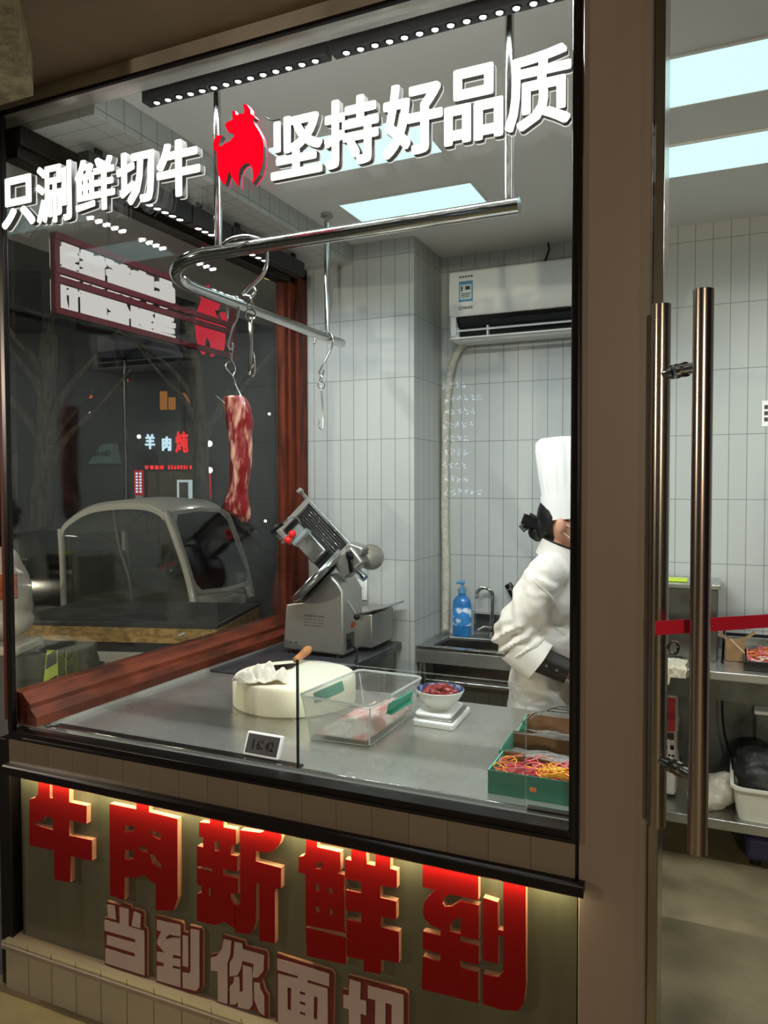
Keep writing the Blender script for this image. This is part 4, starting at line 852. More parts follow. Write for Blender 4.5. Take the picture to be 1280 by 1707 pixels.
MB().box(-1.5612, -1.5604, 3.10, 3.15, 0.952, 0.978).build('sticker', 'orange_print', t)
single(MB().tube(spline([(-1.55, 3.10, 0.870), (-1.525, 3.09, 0.855), (-1.505, 3.05, 0.831), (-1.49, 3.00, 0.829), (-1.466, 2.97, 0.80), (-1.462, 2.95, 0.55), (-1.462, 2.96, 0.3)], 6), 0.0045, 8), 'power_cord', 'black_plastic', 'black power cord running from the slicer over the bench edge', 'cord', (-1.5, 3.0, 0.83))
t = thing('wall_socket', 'white double socket on the tiled pillar behind the slicer', 'socket', (-1.70, 3.5, 1.08))
MB().box(-1.725, -1.665, 3.488, 3.499, 1.02, 1.125).build('plate', 'white_plastic', t, bevel=0.004)
for z in (1.05, 1.095): MB().box(-1.711, -1.679, 3.485, 3.489, z-0.014, z+0.014).build('rocker', 'white_plastic', t, bevel=0.002)

# ------------------------------------------------------------------ air conditioner, hose, sink
t = thing('air_conditioner', 'white wall mounted air conditioner with open louvre on the tiled back wall', 'air conditioner', (-0.86, 3.9, 2.33))
pr = [(3.898, 2.675), (3.72, 2.683), (3.690, 2.672), (3.682, 2.62), (3.682, 2.50), (3.690, 2.462), (3.70, 2.452), (3.74, 2.452), (3.76, 2.40), (3.80, 2.345), (3.898, 2.340)]
MB().prism([pr], (-1.294, 0, 0), Y_, Z_, X_, 0.862).build('body', 'white_plastic', t, bevel=0.006, seg=3)
for x in (-1.294, -0.463): MB().prism([[(3.70, 2.455), (3.898, 2.455), (3.898, 2.338), (3.74, 2.338), (3.705, 2.36)]], (x, 0, 0), Y_, Z_, X_, 0.031).build('end_cheek', 'white_plastic', t, bevel=0.005)
MB().prism([[(3.705, 2.449), (3.78, 2.449), (3.815, 2.35), (3.76, 2.372)]], (-1.262, 0, 0), Y_, Z_, X_, 0.798).build('vent', 'black_gloss', t, label='dark air outlet')
for y, z, a, hh in ((3.716, 2.385, 0.8, 0.020), (3.712, 2.343, 0.35, 0.028)):
    MB().obox((-0.863, y, z), X_, (0, math.cos(a*0.6), math.sin(a*0.6)-0.2), Z_, 0.398 if hh < 0.025 else 0.425, hh, 0.004).build('louvre', 'white_plastic', t, bevel=0.002)
for x in (-1.255, -1.10, -0.62): MB().box(x-0.003, x+0.003, 3.705, 3.735, 2.345, 2.40).build('louvre_arm', 'white_plastic', t)
MB().box(-1.240, -1.168, 3.6805, 3.6818, 2.520, 2.622).build('energy_label', 'blue_label', t, label='blue energy rating label')
MB().box(-1.234, -1.174, 3.6800, 3.6806, 2.532, 2.604).build('label_panel', 'pale_label', t)
m = MB().box(-1.229, -1.221, 3.6796, 3.6801, 2.572, 2.598).box(-1.206, -1.182, 3.6796, 3.6801, 2.578, 2.596)
for k in range(3): m.box(-1.228, -1.185+0.004*k, 3.6796, 3.6801, 2.541+0.009*k, 2.545+0.009*k)
m.build('label_print', 'print_ink', t, smooth=False)
m = MB(); m.torus((-1.232, 3.6812, 2.490), Y_, 0.008, 0.0012, 18, 5); put_text(m, 'Midea', (-1.219, 3.6812, 2.484), X_, Z_, -Y_, 0.013, 0.0006, 0.017, 0.0002); m.build('brand_mark', 'print_ink', t, smooth=False)
m = MB()
for k in range(5): m.box(-1.238+0.015*k, -1.238+0.015*k+0.009, 3.6806, 3.6815, 2.640, 2.648)
m.build('printed_mark', 'print_ink', t, smooth=False)
single(MB().tube(spline([(-0.845, 3.80, 2.682), (-0.832, 3.83, 2.74), (-0.828, 3.86, 2.78), (-0.838, 3.88, 2.819)], 6), 0.005, 8), 'black_cable', 'black_plastic', 'short black cable between air conditioner and ceiling', 'cable', (-0.84, 3.85, 2.75))
single(MB().tube(spline([(-1.06, 3.78, 2.684), (-1.05, 3.80, 2.70), (-1.02, 3.83, 2.703), (-0.98, 3.85, 2.69)], 6), 0.003, 6), 'grey_cable', 'steel_dark', 'thin grey loop of cable lying on top of the air conditioner', 'cable', (-1.02, 3.82, 2.69))
single(MB().tube(spline([(-1.275, 3.86, 2.345), (-1.31, 3.868, 2.31), (-1.352, 3.872, 2.20), (-1.375, 3.873, 2.0), (-1.380, 3.873, 1.75), (-1.383, 3.874, 1.45), (-1.377, 3.874, 1.15), (-1.378, 3.874, 0.83)], 8), 0.021, 14), 'wrapped_pipe', 'hose_wrap', 'grey-white wrapped pipe running down the tiled corner from the air conditioner', 'pipe', (-1.37, 3.87, 0.83))

t = thing('sink_bench', 'stainless steel sink bench against the tiled back wall', 'sink', (-1.08, 3.7, 0))
XA, XB, YA, YB = -1.405, -0.62, 3.515, 3.895
def frame_top(m, x0, x1, y0, y1, hx0, hx1, hy0, hy1, z0, z1):
    m.prism([[(x0, y0), (x1, y0), (x1, y1), (x0, y1)], [(hx0, hy0), (hx1, hy0), (hx1, hy1), (hx0, hy1)]], (0, 0, z0), X_, Y_, Z_, z1-z0); return m
frame_top(MB(), XA, XB, YA, YB, -1.33, -0.72, 3.555, 3.80, 0.790, 0.808).build('top', 'steel', t, bevel=0.003)
bs = MB()
bs.box(-1.33, -0.72, 3.555, 3.558, 0.60, 0.795).box(-1.33, -0.72, 3.797, 3.80, 0.60, 0.795).box(-1.33, -1.327, 3.555, 3.80, 0.60, 0.795).box(-0.723, -0.72, 3.555, 3.80, 0.60, 0.795).box(-1.33, -0.72, 3.555, 3.80, 0.597, 0.60)
bs.build('basin', 'steel_dark', t)
MB().box(XA, XB, YA, YA+0.012, 0.725, 0.790).build('apron', 'steel_top', t, bevel=0.002)
MB().box(XA+0.18, XB, YB-0.008, YB, 0.808, 0.925).build('splash_back', 'steel', t, bevel=0.002)
for x in (XA+0.025, XB-0.025):
    for y in (YA+0.03, YB-0.03): MB().cyl((x, y, 0.0), (x, y, 0.79), 0.019, n=14).build('leg', 'steel', t)
for y in (YA+0.03, YB-0.03): MB().cyl((XA+0.025, y, 0.632), (XB-0.025, y, 0.632), 0.011, n=12).build('cross_bar', 'steel', t)
MB().box(XA+0.02, XB-0.02, YA+0.03, YB-0.03, 0.20, 0.215).build('lower_shelf', 'steel_dark', t)
t = thing('tap', 'chrome swan neck tap on the sink bench', 'tap', (-1.135, 3.85, 0.808))
MB().cyl((-1.115, 3.85, 0.8085), (-1.115, 3.85, 0.84), 0.020, 0.016, 18).cyl((-1.115, 3.85, 0.84), (-1.115, 3.85, 0.885), 0.015, n=18).build('base', 'chrome', t)
pts = [(-1.115, 3.85, 0.87), (-1.112, 3.85, 1.02)]
for k in range(13): a = math.pi*k/12*1.15; pts.append((-1.152+0.040*math.cos(a), 3.85-0.02*k/12, 1.03+0.040*math.sin(a)))
MB().tube(spline(pts, 3), 0.0105, 14).build('spout', 'chrome', t)
MB().tube([(-1.115, 3.84, 0.862), (-1.150, 3.82, 0.868), (-1.178, 3.81, 0.850)], [0.009, 0.007, 0.008], 10).build('lever', 'chrome', t)
t = thing('soap_bottle', 'blue pump bottle of washing liquid with label, behind the sink', 'bottle', (-1.262, 3.845, 0.809))
BX, BY, BZ = -1.278, 3.848, 0.809
MB().lathe([(0, 0), (0.046, 0.0), (0.050, 0.006), (0.050, 0.165), (0.047, 0.185), (0.032, 0.205), (0.020, 0.212), (0.019, 0.225), (0, 0.225)], (BX, BY, BZ), 32, sy=0.72).build('body', 'soap_blue', t)
MB().lathe([(0.0503, 0.055), (0.0508, 0.056), (0.0508, 0.150), (0.0503, 0.151)], (BX, BY, BZ), 32, sy=0.72).build('label', 'soap_label', t)
MB().cyl((BX, BY, BZ+0.225), (BX, BY, BZ+0.245), 0.021, n=20).cyl((BX, BY, BZ+0.245), (BX, BY, BZ+0.275), 0.007, n=12).build('collar', 'blue_label', t)
MB().tube([(BX+0.014, BY, BZ+0.280), (BX-0.004, BY-0.002, BZ+0.283), (BX-0.030, BY-0.006, BZ+0.278)], [0.012, 0.011, 0.006], 12).build('pump_head', 'blue_label', t)
t = thing('hand_shower', 'black hand spray leaning behind the sink beside the chef', 'spray', (-0.99, 3.85, 0.95))
MB().tube([(-1.035, 3.86, 1.092), (-1.02, 3.86, 1.072), (-0.985, 3.86, 1.00), (-0.975, 3.86, 0.93), (-0.975, 3.86, 0.81)], [0.020, 0.022, 0.014, 0.012, 0.012], 14).build('body', 'black_gloss', t)
MB().torus((-1.018, 3.86, 1.068), (0.4, 0, -0.8), 0.021, 0.003, 20, 6).build('band', 'chrome', t)

# ------------------------------------------------------------------ bench seen through the doorway
t = thing('steel_table', 'stainless steel work table with lower shelf seen through the door', 'table', (0.3, 3.65, 0))
MB().box(-0.50, 1.25, 3.40, 3.89, 0.80, 0.836).build('worktop', 'steel_top', t, bevel=0.004)
MB().box(-0.49, 1.24, 3.415, 3.43, 0.715, 0.80).build('apron', 'steel_dark', t)
MB().box(-0.50, 1.25, 3.884, 3.897, 0.836, 0.895).build('upstand', 'steel', t, bevel=0.002)
MB().box(-0.50, 1.25, 3.40, 3.87, 0.180, 0.222).build('lower_shelf', 'steel', t, bevel=0.003)
for x in (-0.47, 1.22):
    for y in (3.44, 3.86): MB().box(x-0.02, x+0.02, y-0.02, y+0.02, 0.0, 0.80).build('leg', 'steel_dark', t)
MB().box(-0.50, 1.25, 3.872, 3.897, 0.224, 0.714).build('back_panel', 'steel_dark', t)
t = thing('steel_box', 'lidded stainless steel box on the work table behind the door handles', 'box', (-0.2, 3.72, 0.836))
MB().box(-0.42, -0.034, 3.58, 3.86, 0.837, 1.150).build('body', 'steel_dark', t, bevel=0.004)
MB().box(-0.43, -0.024, 3.57, 3.87, 1.150, 1.172).build('lid', 'steel', t, bevel=0.004)
MB().box(-0.425, -0.030, 3.572, 3.58, 0.985, 1.005).build('trim_strip', 'chrome', t, bevel=0.001)
single(MB().box(-0.26, -0.16, 3.62, 3.72, 1.173, 1.181), 'scouring_pad', 'yellow_green', 'pale green pad lying on the lid of the steel box', 'pad', (-0.21, 3.67, 1.173), bevel=0.002)
m = MB(); vs = []; fs = []; n = 30
for j in range(n):
    for i in range(n):
        a, b = i/(n-1), j/(n-1); x = -0.275+a*0.125; s = b*0.30
        edge = 3.398; y0 = 3.56
        hang = max(0, s-(y0-edge)); y = max(edge-0.004, y0-s); z = 0.8385 - hang*(0.55 if a < 0.5 else 0.30) + (0.010*abs(noise.noise(Vector((a*5, b*6, 2)))) + 0.004*noise.noise(Vector((a*14, b*14, 5))))*(1 if hang == 0 else 0.2)
        y -= 0.006*noise.noise(Vector((a*9, b*3, 7))) if hang else 0
        vs.append((x+0.01*noise.noise(Vector((a*3, b*4, 9))), y-(0.006 if hang else 0), z))
m.add(vs, [(j*n+i, j*n+i+1, (j+1)*n+i+1, (j+1)*n+i) for j in range(n-1) for i in range(n-1)])
solid(single(m, 'kitchen_cloth', 'cloth_towel', 'crumpled cream towel hanging over the work table edge behind the door handle', 'cloth', (-0.21, 3.45, 0.838)), 0.003)
t = thing('cardboard_box', 'small open cardboard box with raised flaps on the work table', 'box', (0.02, 3.70, 0.836))
cxx, cyy, hw = 0.036, 3.66, 0.038
MB().box(cxx-hw, cxx+hw, cyy-0.035, cyy+0.035, 0.837, 0.925).build('body', 'card_box', t, bevel=0.002)
for sx, ang in ((-1, 0.5), (1, 0.6)):
    MB().obox((cxx+sx*(hw+0.016), cyy, 0.945), (sx*math.sin(ang+0.3), 0, math.cos(ang+0.3)), Y_, X_, 0.030, 0.034, 0.0015).build('flap', 'card_box', t)
MB().obox((cxx+0.01, cyy-0.034, 0.905), (0.6, 0, -0.6), Z_, Y_, 0.04, 0.002, 0.003).build('tape', 'cloth_towel', t)
single(MB().tube(spline([(-0.012, 3.80, 0.955), (-0.008, 3.75, 0.945), (-0.010, 3.70, 0.90), (-0.012, 3.66, 0.845), (-0.014, 3.56, 0.8425)], 6), 0.005, 8), 'appliance_cord', 'black_plastic', 'black cord lying on the work table beside the cardboard box', 'cord', (-0.02, 3.7, 0.84))
t = thing('food_tray', 'black tray of orange and pink shredded food on the work table', 'tray', (0.20, 3.60, 0.836))
frame_top(MB(), 0.068, 0.36, 3.46, 3.72, 0.076, 0.352, 3.468, 3.712, 0.837, 0.878).box(0.068, 0.36, 3.46, 3.72, 0.8365, 0.842).build('tray', 'dark_tray', t, bevel=0.002)
m = MB(); mats = ['strand_orange', 'strand_pink', 'fat_slices']
for k in range(3): m.cur = k; strands(m, 0.084, 0.345, 3.475, 3.705, 0.876, 46, 0.0032, 31+k, 0.03)
o = single(m, 'shredded_food', mats, 'tangled orange and pink shreds heaped in the black food tray', 'food', (0.2, 3.6, 0.86)); o['kind'] = 'stuff'
single(MB().box(0.0, 0.22, 3.86, 3.875, 0.905, 0.918), 'knife_rack', 'black_plastic', 'thin black strip along the upstand behind the food tray', 'rack', (0.1, 3.87, 0.9))
t = thing('food_sack', 'white printed food sack standing on the lower shelf behind the door handle', 'sack', (-0.235, 3.62, 0.222))
m = blob(MB().obox((-0.245, 3.62, 0.46), X_, Y_, Z_, 0.052, 0.07, 0.225).ell((-0.245, 3.62, 0.36), (0.066, 0.085, 0.13)).ell((-0.245, 3.62, 0.55), (0.060, 0.08, 0.14)), 0.010, 6, wrinkle=lambda p, n: 0.004*fbm(p, 14))
m.build('sack', 'sack_white', t)
MB().obox((-0.225, 3.528, 0.60), (1, 0, 0), (0.1, 0, 1), Y_, 0.028, 0.075, 0.002).build('red_print', 'sack_red', t)
m = MB(); put_text(m, '超级', (-0.268, 3.527, 0.488), X_, Z_, -Y_, 0.034, 0.001, 0.038, 0.0008); put_text(m, '马铃薯', (-0.272, 3.526, 0.445), X_, Z_, -Y_, 0.022, 0.001, 0.026, 0.0004); put_text(m, 'Potato S', (-0.285, 3.525, 0.403), X_, Z_, -Y_, 0.024, 0.001, 0.024, 0.0012)
m.build('print', 'print_ink', t, smooth=False)
t = thing('plastic_basin', 'cream plastic basin on the lower shelf, seen at the right edge through the door', 'basin', (0.2, 3.6, 0.222))
PB = [(0.055, 3.43), (0.42, 3.43), (0.42, 3.76), (0.055, 3.76)]
MB().loft([rq(PB, 0.04, 0.2225), rq(inset(PB, -0.012), 0.05, 0.25), rq(inset(PB, -0.028), 0.05, 0.352), rq(inset(PB, -0.044), 0.055, 0.354), rq(inset(PB, -0.044), 0.055, 0.366), rq(inset(PB, -0.026), 0.05, 0.366), rq(inset(PB, -0.006), 0.05, 0.25), rq(inset(PB, 0.01), 0.04, 0.23)]).build('shell', 'poly_basin', t)
m = blob(MB().ell((0.17, 3.60, 0.36), (0.13, 0.13, 0.10)).ell((0.14, 3.62, 0.43), (0.10, 0.10, 0.06)), 0.012, 4, wrinkle=lambda p, n: 0.014*fbm(p, 16))
single(m, 'plastic_bag', 'checker_bag', 'crumpled dark plastic bag heaped in the cream basin', 'bag', (0.16, 3.6, 0.3))
single(MB().obox((0.24, 3.50, 0.385), (0.8, 0.1, 0.3), Y_, Z_, 0.06, 0.05, 0.003), 'card_sheet', 'card_box', 'folded brown card tucked into the cream basin', 'card', (0.24, 3.5, 0.38))
t = thing('lidded_container', 'clear container with white lid above the cream basin', 'container', (0.22, 3.72, 0.5))
MB().box(0.13, 0.33, 3.78, 3.865, 0.223, 0.575).build('body', 'tub_plastic', t, bevel=0.008)
MB().box(0.12, 0.34, 3.77, 3.868, 0.575, 0.592).build('lid', 'white_plastic', t, bevel=0.004)
m = blob(MB().ell((-0.06, 3.52, 0.262), (0.085, 0.07, 0.05)).ell((-0.01, 3.60, 0.285), (0.07, 0.09, 0.07)), 0.010, 4, wrinkle=lambda p, n: 0.012*fbm(p, 18))
single(m, 'plastic_bag', 'plastic_bag', 'rumpled pale plastic bag on the lower shelf beside the basin', 'bag', (-0.04, 3.55, 0.222))
single(MB().tube(spline([(-0.01, 3.76, 0.72), (-0.012, 3.74, 0.60), (0.0, 3.72, 0.48), (0.03, 3.66, 0.40), (0.04, 3.52, 0.30)], 6), 0.005, 8), 'power_cord', 'black_plastic', 'black cord hanging from the work table down to the lower shelf', 'cord', (0.0, 3.7, 0.4))
t = thing('floor_scale', 'dark blue rounded appliance on the concrete floor under the work table', 'appliance', (0.24, 3.56, 0.0))
MB().box(0.085, 0.40, 3.50, 3.78, 0.028, 0.128).build('body', 'indigo_plastic', t, bevel=0.02, seg=3)
for x in (0.125, 0.36): MB().cyl((x, 3.55, 0.0), (x, 3.55, 0.03), 0.022, n=14).build('foot', 'black_plastic', t)
t = thing('wall_notice', 'small white paper notice with dark writing on the right tiled wall', 'notice', (0.152, 3.899, 1.92))
MB().box(0.137, 0.175, 3.8965, 3.8985, 1.868, 1.985).build('paper', 'white_plastic', t)
m = MB()
for k in range(3): m.box(0.147, 0.162, 3.8955, 3.8966, 1.955-0.028*k-0.009, 1.955-0.028*k+0.009)
m.build('writing', 'print_ink', t, smooth=False)

# ------------------------------------------------------------------ the chef
CH = Vector((-0.585, 2.89, 0.0))
def L(x, y, z): return CH + Vector((x, y, z))
t = thing('person', 'person in white chef jacket, tall pleated hat and mask, standing in profile behind the counter', 'person', CH)
m = MB()
HC = (0.050, 0.0, 1.470)
m.ell(L(*HC), (0.092, 0.074, 0.112), 24, 16)                                   # skull
m.ell(L(0.075, 0, 1.405), (0.062, 0.056, 0.062), 18, 12)                       # jaw
m.ell(L(0.118, 0, 1.372), (0.020, 0.026, 0.018))                               # chin
m.cyl(L(0.136, 0, 1.470), L(0.152, 0, 1.438), 0.010, 0.015, 12).ell(L(0.150, 0, 1.437), (0.014, 0.015, 0.011))   # nose
m.ell(L(0.130, 0, 1.486), (0.016, 0.055, 0.012))                               # brow
m.ell(L(0.132, 0, 1.410), (0.016, 0.024, 0.012))                               # lips
m.cyl(L(0.005, 0, 1.27), L(0.030, 0, 1.42), 0.054, 0.050, 18)                  # neck
m.ell(L(0.0, 0, 1.16), (0.095, 0.145, 0.16)).ell(L(-0.01, 0, 0.95), (0.088, 0.125, 0.15)).ell(L(-0.02, 0, 0.82), (0.105, 0.148, 0.11))
for s in (-1, 1):
    m.cyl(L(-0.01, s*0.075, 0.82), L(0.005, s*0.080, 0.44), 0.078, 0.052, 16).cyl(L(0.005, s*0.080, 0.44), L(-0.01, s*0.082, 0.075), 0.054, 0.034, 16)
    m.ell(L(0.055, s*0.085, 0.045), (0.115, 0.042, 0.040))
m.cyl(L(0.0, -0.145, 1.275), L(-0.120, -0.165, 1.045), 0.046, 0.038, 14).cyl(L(-0.120, -0.165, 1.045), L(0.085, -0.135, 0.925), 0.038, 0.025, 14)
m.cyl(L(0.0, 0.145, 1.275), L(-0.03, 0.185, 1.030), 0.046, 0.038, 14).cyl(L(-0.03, 0.185, 1.030), L(0.19, 0.115, 0.955), 0.038, 0.025, 14)
m.ell(L(0.028, -0.085, 1.452), (0.019, 0.013, 0.033)).ell(L(0.028, 0.085, 1.452), (0.019, 0.013, 0.033))   # ears
body = blob(m, 0.0065, 3)
# hands: palm and five separate bent fingers, modelled finer
def hand(w, d, down, side, curl):
    """w wrist, d forward axis, down palm normal, side towards the thumb"""
    w, d, down, side = Vector(w), Vector(d).normalized(), Vector(down).normalized(), Vector(side).normalized(); h = MB()
    h.cyl(w-d*0.03, w+d*0.012, 0.024, 0.024, 12)
    h.obox(w+d*0.045, d, side, down, 0.040, 0.036, 0.012).ell(w+d*0.04+down*0.004, (0.032, 0.030, 0.018))
    for k, (o, ln) in enumerate(((0.028, 0.070), (0.010, 0.078), (-0.009, 0.073), (-0.027, 0.058))):
        p = w+d*0.080+side*o; a = 0.0
        for j, seg in enumerate((0.44, 0.31, 0.25)):
            a += curl*(0.6+0.3*j); q = p+(d*math.cos(a)+down*math.sin(a))*ln*seg; r = (0.0090, 0.0083, 0.0076)[j]
            h.cyl(p, q, r, r*0.93, 10).ell(q, (r*0.97,)*3, 10, 8); p = q
    p = w+d*0.022+side*0.030
    for j, (ln, vec) in enumerate(((0.036, side*0.75+d*0.6+down*0.25), (0.028, d*0.9+side*0.25+down*0.35), (0.022, d+down*0.4))):
        q = p+vec.normalized()*ln; h.cyl(p, q, 0.0105-0.001*j, 0.0098-0.001*j, 10).ell(q, (0.0096-0.001*j,)*3, 10, 8); p = q
    return blob(h, 0.0034, 1)
hr = hand(L(0.085, -0.135, 0.925), (0.93, 0.16, -0.30), (-0.28, 0.1, -0.95), (0.1, 0.95, 0.1), 0.50)
hl = hand(L(0.19, 0.115, 0.955), (0.93, -0.25, -0.25), (-0.25, -0.1, -0.95), (-0.1, -0.95, 0.1), 0.50)
for q in (hr, hl): body.add(q.v, q.f)
body.build('body', 'skin', t)
# jacket: torso and sleeves in one piece with folds
m = MB()
m.ell(L(-0.005, 0, 1.19), (0.128, 0.170, 0.155), 24, 16).ell(L(-0.025, 0, 1.02), (0.130, 0.162, 0.17), 24, 16).ell(L(-0.035, 0, 0.83), (0.142, 0.172, 0.18), 24, 16)
m.loft([m.ring(L(-0.04, 0, 0.66), Z_, 0.150, 28, 0.182, X_), m.ring(L(-0.035, 0, 0.82), Z_, 0.142, 28, 0.172, X_)])
m.cyl(L(0.0, -0.135, 1.285), L(0.0, 0.135, 1.285), 0.072, 0.072, 20).ell(L(0.002, 0, 1.31), (0.078, 0.095, 0.050))
m.ell(L(-0.010, -0.150, 1.275), (0.070, 0.062, 0.072)).ell(L(-0.010, 0.150, 1.275), (0.070, 0.062, 0.072))
m.cyl(L(-0.015, -0.160, 1.27), L(-0.118, -0.178, 1.06), 0.070, 0.074, 20).ell(L(-0.118, -0.178, 1.055), (0.077, 0.066, 0.072)).cyl(L(-0.118, -0.178, 1.05), L(-0.050, -0.165, 1.000), 0.070, 0.068, 20)
m.cyl(L(-0.015, 0.160, 1.27), L(-0.04, 0.192, 1.04), 0.068, 0.066, 20).ell(L(-0.04, 0.192, 1.035), (0.068, 0.062, 0.068)).cyl(L(-0.04, 0.192, 1.035), L(0.09, 0.150, 0.99), 0.064, 0.058, 20)
def wr(p, n):
    q = p-CH
    f = 0.0075*noise.noise(Vector((q.x*9, q.y*9, q.z*14)))+0.006*abs(noise.noise(Vector((q.x*22+q.z*10, q.y*18, q.z*30))))
    el = max(0, 1-((q.x+0.115)**2+(q.z-1.03)**2)/0.011) if q.y < -0.06 else 0
    arm = max(0, 1-((q.x+0.07)**2)/0.02)*max(0, 1-((q.z-1.15)/0.14)**2) if q.y < -0.08 else 0
    return f + el*0.014*math.sin((q.z*0.8-q.x*0.55)*150) + arm*0.009*math.sin(q.x*95+q.z*25)
blob(m, 0.0075, 3, wrinkle=wr).build('jacket', 'jacket_white', t)
def sleeve(a, b, r0, r1, th=0.004): 
    mm = MB(); a, b = Vector(a), Vector(b); d = b-a; n = 30
    def rg(p, r): return [q + (q-p).normalized()*0.0025*math.sin(6*2*math.pi*i/n) for i, q in enumerate(mm.ring(p, d, r, n))]
    return mm.loft([rg(a, r0), rg(a+d*0.5, (r0+r1)/2), rg(b, r1), rg(b, r1-th*1.5), rg(a, r0-th*1.5)], cap=False, closed=True)
sleeve(L(-0.118, -0.178, 1.030), L(-0.030, -0.160, 0.965), 0.074, 0.081).build('cuff', 'jacket_white', t, label='turned-back white cuff')
sleeve(L(-0.060, -0.164, 0.985), L(0.070, -0.140, 0.934), 0.050, 0.046).build('inner_cuff', 'black_plastic', t, label='black inner cuff with two silver snaps')
for k in (0.35, 0.62):
    p = L(-0.060, -0.164, 0.985).lerp(L(0.070, -0.140, 0.934), k+0.16); MB().cyl(p+Vector((0.0, -0.047, 0.004)), p+Vector((0, -0.052, 0.004)), 0.0055, n=14).build('snap', 'chrome', t)
sleeve(L(0.06, 0.160, 1.000), L(0.13, 0.140, 0.975), 0.066, 0.070).build('cuff', 'jacket_white', t)
sleeve(L(0.11, 0.145, 0.985), L(0.185, 0.118, 0.957), 0.046, 0.042).build('inner_cuff', 'black_plastic', t)
# stand collar with black piping
m = MB(); n = 36
def cring(z, r, tilt=0.0): return [L(0.012+r*math.cos(2*math.pi*i/n)*1.05, r*math.sin(2*math.pi*i/n), z - (r*math.cos(2*math.pi*i/n))*tilt) for i in range(n)]
m.loft([cring(1.315, 0.086, 0.42), cring(1.355, 0.072, 0.42), cring(1.385, 0.0655, 0.42), cring(1.385, 0.062, 0.42), cring(1.315, 0.078, 0.42)], cap=False, closed=True)
m.build('collar', 'jacket_white', t)
MB().tube(cring(1.386, 0.0635, 0.42), 0.0042, 8, closed=True).build('collar_piping', 'black_plastic', t, label='black piping along the collar')
MB().tube(spline([L(0.085, -0.085, 1.285), L(0.112, -0.075, 1.22), L(0.116, -0.078, 1.10), L(0.108, -0.080, 0.95), L(0.112, -0.090, 0.75)], 6), 0.004, 6).build('placket', 'jacket_white', t)
for z in (1.24, 1.15, 1.06, 0.97):
    for y in (-0.055, 0.055): MB().ell(L(0.123 if z > 1.1 else 0.118, y, z), (0.006, 0.008, 0.008), 12, 8).build('button', 'white_plastic', t)
MB().tube(spline([L(-0.020, -0.085, 1.345), L(-0.03, -0.150, 1.335), L(-0.06, -0.205, 1.285), L(-0.02, -0.228, 1.255), L(0.03, -0.205, 1.20), L(0.05, -0.16, 1.13)], 6), 0.0022, 6).build('shoulder_seam', 'jacket_white', t)
# trousers and shoes
m = MB()
for s in (-1, 1): m.cyl(L(-0.015, s*0.078, 0.84), L(0.002, s*0.084, 0.44), 0.075, 0.070, 20).cyl(L(0.002, s*0.084, 0.44), L(-0.01, s*0.086, 0.06), 0.074, 0.066, 20)
m.ell(L(-0.025, 0, 0.82), (0.115, 0.145, 0.09))
blob(m, 0.010, 3, wrinkle=lambda p, n: 0.005*fbm(p, 12)).build('trousers', 'trousers_dark', t)
for s in (-1, 1):
    m = MB(); m.ell(L(0.06, s*0.086, 0.040), (0.130, 0.050, 0.045)).obox(L(0.055, s*0.086, 0.010), X_, Y_, Z_, 0.115, 0.044, 0.010); blob(m, 0.008, 3).build('shoe', 'black_gloss', t)
# hair, bun with bow, hat, glasses, mask
m = MB(); m.ell(L(0.022, 0, 1.485), (0.098, 0.080, 0.105), 22, 14).ell(L(-0.045, 0, 1.445), (0.045, 0.058, 0.055))
hm = blob(m, 0.006, 2)
keep = MB(); 
vs = []
for p in hm.v:
    q = p-CH; lim = -0.004 + max(0, (q.z-1.47))*0.9
    vs.append(p if q.x < lim else CH+Vector((lim-(q.x-lim)*0.15, q.y*0.93, q.z)))
keep.add(vs, hm.f); keep.build('hair', 'hair_black', t)
m = MB(); m.ell(L(-0.070, 0.0, 1.432), (0.040, 0.046, 0.044), 18, 12); blob(m, 0.005, 2, wrinkle=lambda p, n: 0.003*fbm(p, 60)).build('hair_bun', 'hair_black', t)
m = MB()
for s in (-1, 1):
    m.obox(L(-0.088, s*0.030-0.02, 1.466), (-0.75, s*0.5, 0.35), (0.3, 0.2, 1), Y_, 0.034, 0.020, 0.006)
m.ell(L(-0.070, -0.02, 1.460), (0.014, 0.014, 0.014), 10, 8); m.obox(L(-0.105, -0.045, 1.452), (-0.6, -0.3, -0.5), (0, 0.5, 1), Y_, 0.026, 0.016, 0.004)
m.build('hair_bow', 'black_plastic', t, bevel=0.002)
hatc = L(0.042, 0, 0); n = 96
def hring(z, r, pl=0.0, tilt=0.0, lean=0.0): return [Vector((hatc.x+lean+(r+pl*abs(math.sin(11*2*math.pi*i/n))*1.0)*math.cos(2*math.pi*i/n), hatc.y+(r+pl*abs(math.sin(11*2*math.pi*i/n)))*0.86*math.sin(2*math.pi*i/n), z+tilt*math.cos(2*math.pi*i/n)*r)) for i in range(n)]
MB().loft([hring(1.478, 0.0985, 0, 0.10), hring(1.572, 0.1035, 0, 0.10), hring(1.572, 0.1005, 0, 0.10), hring(1.478, 0.0955, 0, 0.10)], cap=False, closed=True).build('hat_band', 'hat_white', t)
MB().loft([hring(1.560, 0.098, 0.0, 0.10), hring(1.575, 0.0985, 0.002, 0.10), hring(1.65, 0.103, 0.006, 0.1, -0.004), hring(1.735, 0.112, 0.006, 0.06, -0.006), hring(1.762, 0.113, 0.004, 0.02, -0.006), hring(1.776, 0.098, 0.0, 0, -0.006), hring(1.782, 0.05, 0, 0, -0.006)]).build('hat_crown', 'hat_white', t, label='tall pleated white hat crown')
